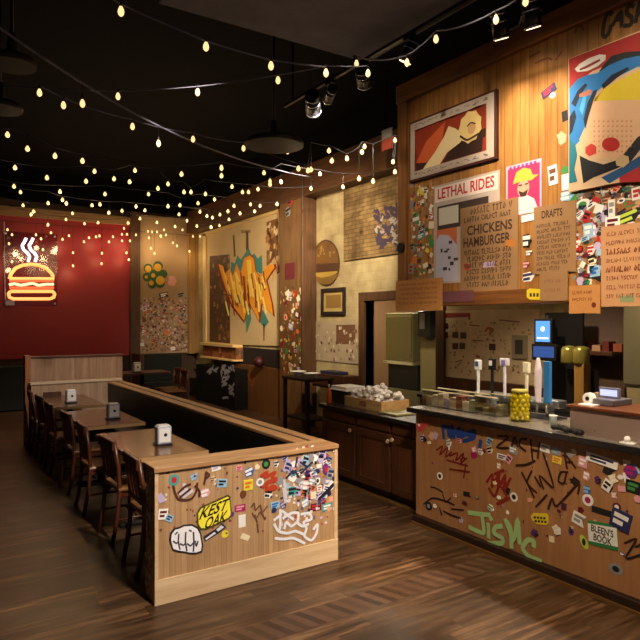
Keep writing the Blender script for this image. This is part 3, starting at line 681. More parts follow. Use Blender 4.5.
packs = ['#9a8468', '#b0a698', '#b9a98c', '#8a7a9a', '#b8a684', '#7a3a2a', '#cfc4b0', '#8d9274']
lab = ['brown', 'grey', 'tan', 'purple', 'khaki', 'rust red', 'stone grey', 'olive']
for k in range(8):
    y = ya-.05-k*(ya-yb-.1)/7.0
    o = MB().box(4.12, y-.035, ZB+.006, 4.16+.02*(k % 3), y+.035, ZB+.09+.02*(k % 3)).build('snack_pack', paint(packs[k]), bevel=.005)
    tag(o, f'small {lab[k]} packet standing in the long clear display box on the bar', 'packet', 'packets in the display box')
for k in range(3):
    y = yc-.06-k*.07
    o = MB().box(4.14, y-.03, ZB+.006, 4.24, y+.025, ZB+.06+.02*k).build('snack_pack', paint(('#7b7440', '#4a4238', '#998a60')[k]), bevel=.005)
    tag(o, ('olive', 'dark', 'straw coloured')[k]+' packet lying in the short clear display box beside the jar', 'packet', 'packets in the display box')
# yellow jar
p = onZ(520, 421, ZB)
jar = thing('pickle_jar', 'round glass jar packed with yellow peppers on the bar top', 'jar', (p.x, p.y, ZB))
q = MB(); rr = random.Random(3)
for lv in range(6):
    for k in range(9):
        t = 2*PI*k/9+lv*.35; q.ball((p.x+.056*math.cos(t), p.y+.056*math.sin(t), ZB+.03+lv*.034), .021*rr.uniform(.85, 1.1), 8, 5, 1.15)
    q.ball((p.x, p.y, ZB+.03+lv*.034), .03, 8, 5)
o = q.build('peppers', mat('yellow_peppers', '#c9b918', .35, var=.5, nscale=30), jar, smooth=True); o['kind'] = 'stuff'
MB().lathe((p.x, p.y, ZB), [(.078, 0), (.083, .01), (.083, .2), (.07, .225), (.06, .235)], 24).build('glass', glassy('jar_glass', '#f3f0b0', .12, .05), jar, smooth=True)
MB().lathe((p.x, p.y, ZB+.235), [(.064, 0), (.066, .005), (.066, .018), (.06, .022)], 24).build('lid', mat('olive_lid', '#a39a40', .4), jar, smooth=True)
# tap tower
ST = SX(4.45)
tap = thing('beer_tap_tower', 'steel beer tap tower with six tall tap handles behind the bar', 'beer tap tower', (4.45, onX(515, 390, 4.45).y, ZB))
y0 = onX(478, 390, 4.45).y; y1 = onX(562, 390, 4.45).y
MB().box(4.40, y1, 1.17, 4.52, y0, 1.235).build('beam', m_steel, tap, bevel=.01)
for y in (y0-.12, (y0+y1)/2, y1+.12): MB().cyl((4.46, y, ZB), (4.46, y, 1.17), .035, .03, 16).build('column', m_steel, tap, smooth=True)
MB().box(4.24 if False else 4.33, y1, ZB, 4.52, y0, ZB+.012).build('drip_tray', mat('dark_steel', '#55565a', .35, .9), tap)
HN = [(485, 359.5, 389, '#dfe3ec', 'white', 0), (499, 358.5, 387, '#18181c', 'black', 1), (511.5, 358, 390, '#cfd0e0', 'pale', 2), (533.5, 362, 396, '#d5cfb8', 'cream', 3), (545, 357.5, 398, '#d9cdd6', 'pinkish white', 4), (554.5, 361, 398, '#2f6fae', 'blue', 5)]
for u, v0, v1, hx, cn, k in HN:
    a, zt = ST.uv(u, v0); _, zb = ST.uv(u, v1); y = -a; x = 4.40
    MB().cyl((x, y, 1.2), (x-.06, y, 1.2), .016, None, 10).cyl((x-.05, y, 1.2), (x-.055, y, 1.13), .012, .009, 10).build('faucet', m_steel, tap, smooth=True)
    q = MB(); zb = 1.215; hh = zt-zb
    if k in (0, 3): q.cyl((x-.04, y, zb), (x-.04, y, zt-.07), .013, .016, 12).box(x-.06, y-.028, zt-.09, x-.02, y+.028, zt)
    elif k == 1: q.cyl((x-.04, y, zb), (x-.04, y, zt-.1), .014, .014, 12).box(x-.062, y-.028, zt-.10, x-.018, y+.028, zt)
    elif k == 2: q.cyl((x-.04, y, zb), (x-.04, y, zt-.06), .014, .014, 12).box(x-.055, y-.045, zt-.06, x-.025, y+.045, zt)
    elif k == 4: q.cyl((x-.04, y, zb), (x-.04, y, zt-.1), .024, .032, 12).cyl((x-.04, y, zt-.1), (x-.04, y, zt), .03, .014, 12)
    else: q.box(x-.06, y-.028, zb, x-.02, y+.028, zt)
    h = q.build('tap_handle', mat('handle_'+cn.replace(' ', '_'), hx, .35, var=.1), tap, bevel=.004, label=cn+' tap handle')
    if k in (0, 1, 2): MB().box(x-.064, y-.018, zt-.06, x-.055, y+.018, zt-.015).build('badge', paint(('#3a5a80', '#dcd9dd', '#8c7ac0')[k]), h)
# raised ledge with register
yl = onX(570, 420, 4.0).y
led = thing('service_ledge', 'raised steel-fronted service ledge with a brown wooden top on the right of the bar', 'ledge', (4.2, 1.6, ZB))
MB().box(4.0, -.5, ZB, 4.36, yl, 1.265).build('steel_front', mat('pinkish_steel', '#a08a80', .35, .5, var=.1), led)
MB().box(3.98, -.5, 1.265, 4.40, yl+.02, 1.285).build('wooden_top', wood('ledge_wood', '#4a2412', '#74401f', 'y', 'x', 0, .35), led, bevel=.004)
def slab(name, label, cat, m, x0, y0, z0, x1, y1, z1, bevel=.004): return tag(MB().box(x0, y0, z0, x1, y1, z1).build(name, m, bevel=bevel), label, cat)
p = onX(608, 398, 4.2)
reg = thing('cash_register', 'grey register with a glowing pale screen on the raised ledge', 'register', (4.2, p.y, 1.285))
MB().box(4.12, p.y-.09, 1.285, 4.36, p.y+.07, 1.33).build('body', mat('register_grey', '#55505a', .4), reg, bevel=.006)
MB().box(4.24, p.y-.06, 1.33, 4.27, p.y+.10, 1.405).build('screen_housing', mat('register_lilac', '#6b6a80', .4), reg, bevel=.004)
MB().box(4.236, p.y-.045, 1.345, 4.24, p.y+.085, 1.39).build('screen', mat('pale_screen', '#20243a', .3, emit=1.1, ecol='#c3c8ff', var=0), reg)
p = onX(571, 397, 4.15); p.y = yl-.06
sp = thing('tape_dispenser', 'small round white dispenser at the left end of the raised ledge', 'dispenser', (4.15, p.y, 1.285))
MB().cyl((4.12, p.y, 1.325), (4.17, p.y, 1.325), .04, None, 18).build('roll', m_white, sp, smooth=True)
MB().cyl((4.116, p.y, 1.325), (4.12, p.y, 1.325), .016, None, 12).build('hub', m_blk, sp, smooth=True)
ya_ = onX(584, 402, 4.1).y; yb_ = onX(598, 404, 4.1).y
slab('paper_stack', 'white paper slips lying flat on the raised wooden ledge', 'paper', m_white, 4.03, yb_, 1.285, 4.2, ya_, 1.292, 0)
p = onZ(583, 431, ZB)
q = MB(); rr = random.Random(5)
for k in range(7): q.ball((3.935+rr.uniform(-.005, .008), p.y+.10-k*.035, ZB+.024+rr.uniform(0, .012)), .03, 8, 5, .75)
tag(q.build('bar_cloth', mat('dark_cloth', '#1d1b1e', .8), smooth=True), 'crumpled dark bar cloth in front of the raised steel ledge', 'cloth')
p = onZ(553, 424, ZB)
cup = thing('plastic_cup', 'small pale plastic cup on the bar right of the yellow jar', 'cup', (p.x, p.y, ZB))
MB().lathe((p.x, p.y, ZB), [(.024, 0), (.031, .06), (.033, .064)], 16).build('body', mat('pale_cup', '#b8c8cc', .3), cup, smooth=True)
MB().lathe((p.x, p.y, ZB+.064), [(.034, 0), (.034, .006)], 16).build('lid', m_white, cup, smooth=True)
p = onZ(637, 442, ZB)
tag(MB().box(3.92, p.y-.05, ZB, 3.99, p.y+.04, ZB+.012).ball((3.95, p.y, ZB+.03), .022, 10, 6).build('napkin_wad', m_white, smooth=True), 'crumpled white napkin at the right end of the bar top', 'napkin')

# ---- back bar
bb = thing('back_bar', 'dark back bar cabinet along the wall behind the taps', 'back bar', (5.7, 3.0, 0))
MB().box(5.4, .2, 0, 5.98, y_dr-.3, .92).build('cabinet', m_cab, bb)
MB().box(5.36, .2, .92, 5.98, y_dr-.28, .96).build('top', m_granite, bb, bevel=.004)
S6 = SX(XW)
def wallrect(S, u0, u1, um, v0, v1):
    a0 = S.uv(u0, 300)[0]; a1 = S.uv(u1, 300)[0]; return a0, a1, S.uv(um, v1)[1], S.uv(um, v0)[1]
# paper-covered menu board on the wall
a0, a1, z0, z1 = wallrect(S6, 443, 540, 480, 310, 380)
mb_ = tag(MB().prism(S6, rect2(a0, z0, a1, z1), 0, .012).build('menu_board', mat('aged_paper_wall', '#c4ad8a', .8, var=.2, nscale=6)), 'tan paper-covered board with small photos on the wall behind the taps', 'board')
q = MB()
for u, v in [(446, 326), (446, 335), (456, 335), (464, 335.5), (456, 346), (463, 346), (493, 347)]:
    c = S6.uv(u, v); q.prism(S6, rect2(c[0]-.05, c[1]-.04, c[0]+.05, c[1]+.04), .012, .016)
q.build('photo', paint('#3a1f14'), mb_)
q = MB(); q.flat(S6, uvs(S6, [(444, 313), (471, 313), (471, 320), (469, 320), (469, 317), (444, 318)]), .0135); q.build('red_header', paint('#8a2418'), mb_)
gr(S6, [[(486, 331), (489, 328), (494, 330), (490, 334)], [(477, 356), (480, 357)]], .03, .0135, 'red_heart', '#a5502f', mb_)
gr(S6, [[(456, 362), (463, 360)], [(458, 366), (461, 363)], [(470, 325), (480, 326)], [(473, 340), (484, 341)], [(500, 320), (520, 322)]], .015, .0135, 'pencil_marks', '#6b4f38', mb_)
specks(S6, [(444, 320), (538, 320), (538, 376), (444, 376)], 130, .03, ['#8d7252', '#b8a27e', '#9c8560', '#7a5f48'], 'paper_scraps', '', .013, mb_)
struct('trim_7', MB().box(XW-.03, onX(562, 380, XW).y, .96, XW, y_dr-.17, onX(480, 381, XW).z), m_cab)
fr = thing('picture_frame', 'small grey framed picture on the wall behind the tap handles', 'picture frame', onX(520, 358, XW-.03))
a, z = SX(XW-.012).uv(520, 347); S6b = SX(XW-.012)
MB().prism(S6b, rect2(a-.11, z-.14, a+.11, z+.14), 0, .02).build('frame', paint('#8d8068'), fr, bevel=.004)
MB().prism(S6b, rect2(a-.055, z-.085, a+.055, z+.085), .02, .023).build('picture', paint('#3a3632'), fr)
# POS terminal
p = onX(543, 332, 5.5)
pos = thing('order_terminal', 'black order terminal with two glowing blue screens on the back bar', 'terminal', (5.55, p.y, .96))
MB().box(5.44, p.y-.13, .96, 5.7, p.y+.11, .98).build('base', m_blk, pos, bevel=.004)
MB().cyl((5.58, p.y, .98), (5.58, p.y, 1.95), .03, None, 12).build('post', m_blk, pos, smooth=True)
MB().box(5.74, p.y-.30, .98, 5.77, p.y+.16, 1.98).build('added_dark_panel', m_blk, pos)  # added black sheet that darkens the wall around the screens
MB().box(5.60, p.y-.02, 1.0, 5.74, p.y+.02, 1.04).build('bracket', m_blk, pos)
SP = SX(5.5)
for nm, (ua, ub, va, vb), em, ec in [('upper_screen', (535, 551, 320, 344), 1.2, '#5f9be8'), ('lower_screen', (532.5, 555, 345, 360), .45, '#4a6fc0')]:
    A0, Z1 = SP.uv(ua, va); A1, Z0 = SP.uv(ub, vb)
    h = MB().prism(SP, rect2(A0-.012, Z0-.012, A1+.012, Z1+.012), -.06, 0).build(nm, m_blk, pos, bevel=.005)
    MB().prism(SP, rect2(A0+.012, Z0+.02, A1-.012, Z1-.01), 0, .004).build('glow_panel', mat(nm+'_glow', '#101828', .3, emit=em, ecol=ec, var=0), h)
    if nm[0] == 'u': MB().flat(SP, rect2(A0+.03, Z0+.05, A1-.03, Z0+.065), .0046).flat(SP, circle((A0+A1)/2, (Z0+Z1)/2+.03, .025), .0046).build('screen_graphics', mat('screen_white', '#dfeeff', .4, emit=1.2, var=0), h)
# tea urn
p = onX(573, 380, 5.5)
urn = thing('iced_tea_dispenser', 'brass and wood drink dispenser with a rounded brass top on the back bar', 'drink dispenser', (5.6, p.y, .96))
MB().box(5.46, p.y-.20, .96, 5.74, p.y+.2, .985).build('base', m_blk, urn, bevel=.004)
MB().box(5.5, p.y-.12, .985, 5.62, p.y-.01, 1.47).build('column', wood('dispenser_wood', '#7d5a26', '#a8803c', 'z', 'y', 0, .5), urn, bevel=.006)
for s, r in ((-.055, .1), (.085, .1)):
    MB().lathe((5.56, p.y+s, 1.46), [(.078, 0), (.08, .02), (.08, .14), (.06, .17), (.02, .18)], 20).build('brass_canister', mat('olive_brass', '#8f8440', .3, .55), urn, smooth=True)
MB().box(5.63, p.y-.15, .985, 5.70, p.y+.17, 1.4).build('back_plate', m_blk, urn)
a0 = onX(584, 372, 5.6)
bx = slab('paper_cup_stack', 'short stack of tan paper cups beside the brass dispenser', 'cups', paint('#b89a68'), 5.48, p.y-.36, .96, 5.58, p.y-.23, 1.2, .008)
# steel wall panel + shelf + tall cabinet
a0, a1, z0, z1 = wallrect(S6, 566, 626, 595, 308, 343)
tag(MB().prism(S6, rect2(a0, z0, a1, z1), 0, .03).build('steel_panel', mat('rosy_steel', '#8f7a70', .35, .4), bevel=.004), 'pinkish steel wall panel above the brass drink dispenser', 'wall panel')
struct('trim_12', MB().prism(S6, rect2(a0, .965, a1, z0-.004), 0, .025), mat('brown_splash_panel', '#5f4a3e', .5, var=.2))
a0, a1, z0, z1 = wallrect(S6, 566, 626, 595, 350, 354)
sh = tag(MB().prism(S6, rect2(a0, z0, a1, z1), .026, .24).build('wall_shelf', m_cab, bevel=.003), 'dark wall shelf holding small red cartons under the steel panel', 'shelf')
zz = z1
for k in range(6):
    a = a0+.08+k*.115; hh = .06+.02*((k*5) % 3)
    o = MB().prism(S6, rect2(a, zz, a+.07+.02*(k % 2), zz+hh), .05, .17).build('carton', paint(('#7a2f22', '#a05a3a', '#8a3a2c', '#b08a6a', '#6a241c', '#9a4a34')[k]))
    tag(o, ('dark red', 'clay orange', 'brick red', 'beige', 'maroon', 'rust')[k]+' little carton on the dark wall shelf under the steel panel', 'carton', 'cartons on the wall shelf')
yt = onX(621, 350, 5.02).y
cab = thing('tall_cabinet', 'tall grey-green cabinet at the right edge behind the bar', 'cabinet', (5.3, yt-.4, 0))
MB().box(5.05, yt-1.2, 1.33, 5.38, yt, 2.3).build('body', mat('grey_green_enamel', '#6f6a50', .45), cab, bevel=.006)
MB().box(5.02, yt-1.2, 1.36, 5.048, yt-.02, 2.28).build('door', mat('grey_green_enamel', '#6f6a50'), cab, bevel=.004)
MB().box(5.3, yt-1.1, 0, 5.36, yt-.05, 1.33).build('support_panel', m_blk, cab)

# ================================================================ CABINETS (back counter)
XC = 4.15
yc0, yc1 = yb1+.09, onX(322, 440, XC).y
seams = [yb1+.09, onX(391, 440, XC).y, onX(356, 440, XC).y, yc1]
names = ['mahogany base cabinet touching the end of the oak bar', 'middle mahogany base cabinet with a white knob between two others', 'mahogany base cabinet farthest from the oak bar']
kn = [(None), (390, 441), (352, 430)]
for k in range(3):
    ya_, yb_ = seams[k]+.003, seams[k+1]-.003
    t = thing('base_cabinet', names[k], 'cabinet', (XC+.3, (ya_+yb_)/2, 0), 'mahogany base cabinets')
    MB().box(XC+.02, ya_, .08, XC+.62, yb_, .84).build('body', m_cab, t)
    MB().box(XC+.06, ya_, 0, XC+.6, yb_, .08).build('plinth', m_blk, t)
    dz0, dz1 = .1, .70
    MB().box(XC-.002, ya_+.02, dz0, XC+.02, yb_-.02, dz1).build('door', wood('mahogany_door', '#45261a', '#683d28', 'z', 'y', 0, .38), t, bevel=.004)
    d = t.children[-1]
    MB().box(XC-.014, ya_+.02, dz0, XC-.002, ya_+.09, dz1).box(XC-.014, yb_-.09, dz0, XC-.002, yb_-.02, dz1).box(XC-.014, ya_+.09, dz0, XC-.002, yb_-.09, dz0+.08).box(XC-.014, ya_+.09, dz1-.08, XC-.002, yb_-.09, dz1).build('door_frame', m_cab, d, bevel=.003)
    MB().box(XC-.006, ya_+.02, .725, XC+.02, yb_-.02, .83).build('drawer', m_cab, t, bevel=.004)
    if k: ky = onX(*kn[k], XC).y; kz = onX(*kn[k], XC).z
    else: ky, kz = yb_-.05, .66
    kz = min(kz, .69)
    MB().cyl((XC-.014, ky, kz), (XC-.03, ky, kz), .01, None, 10).cyl((XC-.03, ky, kz), (XC-.042, ky, kz), .024, .02, 12).build('knob', mat('ivory_knob', '#c9b89a', .4), d, smooth=True)
MB_ = MB().box(XC-.04, yc0, .84, XC+.66, yc1+.02, .885).build('countertop', m_granite, bevel=.006); tag(MB_, 'black countertop running along the three mahogany cabinets', 'countertop')
tag(MB().box(XC-.02, yc0, 0, XC+.05, yc1, .012).build('floor_strip', m_gold), 'thin brass strip on the floor below the mahogany cabinets', 'trim strip')
ZK = .885
# things on the back counter
ya_ = onX(347, 398, 4.35).y; yb_ = onX(329, 396, 4.35).y
bxk = thing('black_bin', 'open black bin with a white stack on top on the far counter', 'bin', (4.45, (ya_+yb_)/2, ZK))
MB().box(4.35, ya_, ZK, 4.65, yb_, ZK+.15).build('body', m_blk, bxk, bevel=.006)
tag(MB().box(4.33, ya_+.0, ZK+.15, 4.66, yb_-.02, ZK+.165).box(4.35, ya_+.02, ZK+.165, 4.64, yb_-.05, ZK+.2).build('plate_stack', m_white, bevel=.004), 'stack of white paper trays on top of the black bin', 'trays')
ya2 = onX(385, 408, 4.35).y; yb2 = onX(347, 400, 4.35).y-.02
cr = thing('wooden_crate', 'pale wooden crate full of white paper on the mahogany counter', 'crate', (4.5, (ya2+yb2)/2, ZK))
mc = wood('crate_pine', '#a07848', '#cba672', 'y', 'z', 0, .6)
MB().box(4.3, ya2, ZK, 4.7, yb2, ZK+.015).build('bottom', mc, cr)
for x in (4.3, 4.685): MB().box(x, ya2, ZK+.015, x+.015, yb2, ZK+.11).build('long_side', mc, cr)
for y in (ya2, yb2-.015): MB().box(4.315, y, ZK+.015, 4.685, y+.015, ZK+.11).build('short_side', mc, cr)
MB().box(4.296, (ya2+yb2)/2-.07, ZK+.03, 4.3, (ya2+yb2)/2+.05, ZK+.085).build('label_patch', paint('#8a5a34'), cr)
q = MB(); rr = random.Random(8)
for k in range(110):
    x = rr.uniform(4.35, 4.65); y = rr.uniform(ya2+.05, yb2-.05); z = ZK+.05+rr.uniform(0, .2)*(1-.5*abs((y-ya2)/(yb2-ya2)*2-1))
    q.ball((x, y, z), rr.uniform(.025, .045), 5, 4, rr.uniform(.4, 1))
tag(q.build('crumpled_paper', mat('white_paper', '#e6e2e2', .7)), 'heap of crumpled white paper wraps in the wooden crate', 'paper wraps', kind='stuff')
p = onX(318, 395, 4.45)
p.x = 4.22
bt = thing('sauce_bottle', 'orange sauce bottle at the far end of the mahogany counter', 'bottle', (4.22, yc1-.05, ZK))
MB().lathe((4.22, yc1-.05, ZK), [(.03, 0), (.032, .01), (.032, .13), (.012, .17), (.01, .2)], 14).build('body', mat('orange_sauce', '#b5521c', .35), bt, smooth=True)
MB().lathe((4.22, yc1-.05, ZK+.2), [(.012, 0), (.008, .03)], 12).build('cap', m_white, bt, smooth=True)
tr = onX(400, 416, 4.4)
tag(MB().box(4.22, tr.y-.15, ZK, 4.6, tr.y+.15, ZK+.02).build('cutting_board', mat('khaki_board', '#7c744a', .5), bevel=.005), 'khaki cutting board on the counter beside the end of the bar', 'cutting board')
# ================================================================ kitchen seen through the opening
def onwall(u, v, X): return onX(u, v, X)
XK = 7.0
yk1 = onX(385.5, 330, XK).y; yk0 = onX(413, 330, XK).y
kz = lambda v: onX(399, v, XK).z
wc = thing('warming_cabinet', 'tall olive kitchen appliance with a dark opening seen through the doorway', 'kitchen appliance', (XK+.35, (yk0+yk1)/2, 0))
mo = mat('olive_enamel', '#96916a', .4, var=.1)
MB().box(XK, yk0, kz(361), XK+.22, yk1, kz(313)).build('upper_body', mo, wc, bevel=.01)
MB().box(XK-.012, yk0+.03, kz(358), XK, yk1-.03, kz(316)).build('door', mo, wc, bevel=.004)
MB().cyl((XK-.03, yk0+.08, kz(355)), (XK-.012, yk0+.08, kz(355)), .015).build('latch', m_steel, wc)
MB().box(XK-.05, yk0-.04, kz(364), XK+.22, yk1+.02, kz(361)).build('lip', mat('pale_lip', '#b0a884', .4), wc)
MB().box(XK+.05, yk0-.06, kz(389), XK+.22, yk1-.02, kz(364)).build('oven_cavity', m_blk, wc)
MB().box(XK, yk0-.12, 0, XK+.22, yk1-.05, kz(389)).build('base', mat('dull_steel', '#7d7655', .4, .3), wc, bevel=.006)
yw0 = onX(433, 350, 6.7).y; yw1 = onX(420.5, 350, 6.7).y
struct('wall_kitchen_pier', MB().box(6.7, yw0-.1, 0, 6.85, yw1, 2.8), mat('kitchen_tile', '#93885a', .5))
a0 = onX(420, 325, 6.6)
dsp = thing('towel_dispenser', 'grey wall dispenser on the kitchen pier behind the doorway', 'dispenser', (6.62, a0.y-.08, onX(425, 337, 6.6).z))
MB().box(6.58, onX(431, 325, 6.6).y, onX(425, 337, 6.6).z, 6.7, onX(418.5, 325, 6.6).y, onX(425, 311, 6.6).z).build('body', mat('charcoal_plastic', '#4a4d48', .35), dsp, bevel=.01)
MB().box(6.568, onX(426, 325, 6.6).y, onX(425, 329, 6.6).z, 6.58, onX(421, 325, 6.6).y, onX(425, 313, 6.6).z).build('window', mat('pale_window', '#b9bdb6', .3), dsp)
# ================================================================ right wall decorations
S6 = SX(XW)
# brick-faced graffiti panel
pz0 = S6.uv(345, 261)[1]; a0 = S6.uv(345, 240)[0]; a1 = S6.uv(412, 240)[0]
bp = tag(MB().prism(S6, rect2(a0, pz0, a1, 4.06), 0, .03).build('brick_panel', m_brick), 'large tan brick panel with purple spray lettering on the right wall', 'brick panel')
q = MB()
rr = random.Random(21)
for k in range(26):
    u = rr.uniform(378, 403); v = rr.uniform(206, 246)
    L = [(u+rr.uniform(-5, 5), v+rr.uniform(-5, 5)) for _ in range(4)]
    q.stroke(S6, uvs(S6, L), .05, .033)
q.build('purple_lettering', paint('#2f2138'), bp)
q = MB()
for k in range(14):
    u = rr.uniform(379, 402); v = rr.uniform(212, 246)
    L = [(u+rr.uniform(-3, 3), v+rr.uniform(-3, 3)) for _ in range(3)]
    q.stroke(S6, uvs(S6, L), .03, .036)
q.build('grey_lettering', paint('#8d857c'), bp)
# burger painting
bg = thing('burger_painting', 'tall oval cut-out painting of a stacked burger on the right wall', 'painting', S6.P(*S6.uv(326, 286)))
def ov(u, v, rx, ry, t0=0, t1=2*PI, n=20): return [(u+rx*math.cos(t0+(t1-t0)*i/n), v+ry*math.sin(t0+(t1-t0)*i/n)) for i in range(n+1)]
MB().prism(S6, uvs(S6, ov(326.5, 263, 13.5, 23.5)), 0, .012).build('board', paint('#4a2c14'), bg)
MB().flat(S6, uvs(S6, ov(326.5, 263, 12.5, 22, PI, 2*PI)+[(338.5, 263), (314.5, 264)]), .0135).build('bun_top', paint('#6e4a1e'), bg)
MB().flat(S6, uvs(S6, [(314.5, 276), (338.5, 274), (337, 278), (331, 284), (322, 284.5), (316, 280)]), .0135).build('bun_bottom', paint('#7d5f2a'), bg)
MB().flat(S6, uvs(S6, [(315, 273), (338, 271), (338, 273), (330, 276.5), (322, 278), (315, 275.5)]), .015).build('cheese', paint('#b0903c'), bg)
q = MB()
for k in range(16): c = S6.uv(R.uniform(318, 335), R.uniform(246, 258)); q.flat(S6, circle(c[0], c[1], .025, 6), .0145)
q.build('sesame', paint('#9a7a40'), bg)
# framed picture
fa, fz = S6.uv(334, 301)
fp = thing('picture_frame', 'dark square framed picture below the burger painting', 'picture frame', S6.P(fa, S6.uv(334, 315)[1]))
A0, Z1 = S6.uv(322.5, 287.5); A1, Z0 = S6.uv(346, 315)
Z1 = S6.uv(334, 288)[1]; Z0 = S6.uv(334, 315)[1]
q = MB(); w_ = .06
for r_ in (rect2(A0, Z0, A1, Z0+w_), rect2(A0, Z1-w_, A1, Z1), rect2(A0, Z0+w_, A0+w_, Z1-w_), rect2(A1-w_, Z0+w_, A1, Z1-w_)): q.prism(S6, r_, 0, .04)
q.build('frame', paint('#1f140e'), fp, bevel=.004)
MB().prism(S6, rect2(A0+w_, Z0+w_, A1-w_, Z1-w_), 0, .012).build('mat_board', paint('#b59c60'), fp)
MB().prism(S6, rect2(A0+.13, Z0+.12, A1-.13, Z1-.12), .012, .014).build('picture', paint('#8a6a34'), fp)
# poster board below
A0 = S6.uv(313, 340)[0]; A1 = S6.uv(361, 340)[0]; Z1 = S6.uv(337, 321)[1]; Z0 = S6.uv(337, 362)[1]
pb = tag(MB().prism(S6, rect2(A0, Z0, A1, Z1), 0, .015).build('notice_board', mat('notice_paper', '#a8967a', .8, var=.15, nscale=5)), 'pale notice board with a brown photo left of the kitchen doorway', 'notice board')
MB().prism(S6, uvs(S6, [(337, 325), (356, 324.5), (356, 344), (337, 344)]), .015, .018).build('photo', paint('#6b4a34'), pb)
MB().prism(S6, uvs(S6, [(312.6, 329), (316.5, 329), (316.5, 358), (312.6, 358)]), .015, .018).build('dark_strip', paint('#4a2c1c'), pb)
specks(S6, [(316, 325), (360, 325), (360, 360), (316, 360)], 60, .05, ['#b5a58a', '#8d7a60', '#6b4030', '#c4b69e'], 'paper_scraps', '', .0185, pb)
# dark ledge with oddments below the notice board
ys1 = onX(313, 378, XW-.3).y; ys0 = y_dl+.16
slab('wall_ledge', 'dark ledge along the wall below the pale notice board', 'ledge', m_cab, XW-.32, ys0, .78, XW-.002, ys1, 1.0)
slab('blue_tray', 'flat dark blue tray on the ledge below the notice board', 'tray', paint('#20243a'), XW-.28, ys0+.25, 1.0, XW-.05, ys0+.75, 1.05)
# side stand with white dishes
p = onX(298, 400, 5.4)
yA, yB_ = onX(318, 385, 5.3).y, onX(292, 385, 5.3).y
st = thing('side_stand', 'small dark serving stand in front of the sticker-covered column', 'stand', (5.35, (yA+yB_)/2, 0))
MB().box(5.1, yA, .93, 5.6, yB_, .97).build('top', mat('dark_stand_wood', '#20130c', .6, spec=.25), st, bevel=.004)
for x in (5.14, 5.56):
    for y in (yA+.05, yB_-.05): MB().box(x-.025, y-.025, 0, x+.025, y+.025, .93).build('leg', mat('dark_stand_wood', '#20130c', .6, spec=.25), st)
MB().box(5.14, yA+.04, .3, 5.56, yB_-.04, .33).build('shelf', mat('dark_stand_wood', '#20130c', .6, spec=.25), st)
for (u, v, l) in [(298, 381, 'white dish at the left on the dark serving stand by the column'), (312, 386.5, 'white dish at the right on the dark serving stand by the column')]:
    q_ = onX(u, v, 5.3)
    tag(MB().lathe((5.3, q_.y, .97), [(.05, 0), (.055, .01), (.05, .04), (.13, .075), (.14, .085), (.13, .083), (.05, .05)], 20).build('serving_dish', m_white, smooth=True), l, 'dish', 'white dishes on the stand')
# pilaster stickers
def wp(u, v): return f"{'top' if v < 230 else 'upper' if v < 285 else 'middle' if v < 330 else 'lower'} {'left' if u < 291 else 'right'} of the wooden column"
for a in [(288, 191, .26, .14, 'die-cut', 'lime', 0, 'yellow'), (297, 189, .2, .12, 'die-cut', 'yellow', .2, None), (290, 201, .24, .16, 'die-cut', 'red', 0, 'black'), (288, 212, .2, .2, 'die-cut', 'grey', .2, 'black'), (290, 271, .36, .3, 'rectangular', 'maroon', 0, None)]:
    spx(S_pil, a[0], a[1], a[2], a[3], a[4], a[5], wp(a[0], a[1]), a[6], a[7])
scatter(S_pil, [(281, 296), (302, 290), (302, 372), (281, 372)], 36, [.08, .1, .13], ['orange', 'cream', 'brown', 'yellow', 'maroon', 'white', 'green', 'peach', 'red', 'lilac', 'brown'], wp, mind=.75)
specks(S_pil, [(280, 292), (303, 288), (303, 375), (280, 375)], 150, .055, ['#c9a24a', '#6b3d1c', '#d9c9a0', '#8a4a22', '#3f2a1c', '#a3542a', '#7a7a4a'], 'paper_scraps', 'countless paper scraps pasted on the lower half of the wooden column')
# ================================================================ mural
MU = thing('graffiti_mural', 'cream mural board with an orange flame-like tag between wooden posts', 'mural', S6.P(*S6.uv(245, 346)))
board = [(206.5, 235), (280.5, 211.5), (280.5, 346), (206.5, 343.5)]
MB().prism(S6, uvs(S6, board), 0, .03).build('board', mat('mural_cream', '#cdb484', .75, var=.12, nscale=2), MU)
MB().prism(S6, uvs(S6, [(205.5, 233), (281, 209), (281, 212.5), (205.5, 236.5)]), 0, .06).prism(S6, uvs(S6, [(205, 234), (208, 233.5), (208, 346), (205, 346)]), 0, .06).build('frame', mat('cream_frame', '#dcbf80', .5), MU)
K = 4.267
cv = lambda L: [(200+x/K, 200+y/K) for x, y in L]
def mp(name, L, hx, d): return MB().flat(S6, uvs(S6, cv(L)), d).build(name, paint(hx, .7), MU)
mp('dark_doorway', [(46, 240), (132, 232), (134, 612), (46, 604)], '#54381c', .032)
mp('brown_strip', [(290, 95), (338, 78), (340, 250), (305, 270), (300, 330), (290, 330)], '#7a5024', .032)
specks(S6, cv([(48, 240), (132, 240), (132, 600), (48, 600)]), 70, .1, ['#7a5024', '#3f2c1a', '#9a7440', '#6b4a2a'], 'paper_scraps', '', .033, MU)
specks(S6, cv([(292, 95), (340, 95), (340, 330), (292, 330)]), 50, .12, ['#c9a870', '#5a3418', '#a3703a', '#d9c49a'], 'paper_scraps', '', .033, MU)
mp('teal_shadow', [(135, 330), (138, 265), (155, 270), (165, 235), (180, 255), (200, 225), (212, 200), (225, 235), (240, 230), (252, 250), (270, 235), (274, 320), (240, 300), (200, 290), (160, 320)], '#3f8a84', .034)
mp('teal_wedge', [(190, 480), (220, 470), (225, 510), (205, 570), (200, 520)], '#4f8a74', .034)
mp('teal_wedge', [(250, 465), (275, 470), (300, 520), (280, 545), (262, 520)], '#3f7f72', .034)
mp('brown_drip', [(146, 150), (152, 150), (158, 240), (150, 245)], '#6b5030', .034)
mp('brown_drip', [(202, 130), (212, 135), (214, 210), (202, 215)], '#5c4a34', .034)
mp('brown_drip', [(180, 130), (222, 128), (222, 140), (182, 142)], '#a08050', .034)
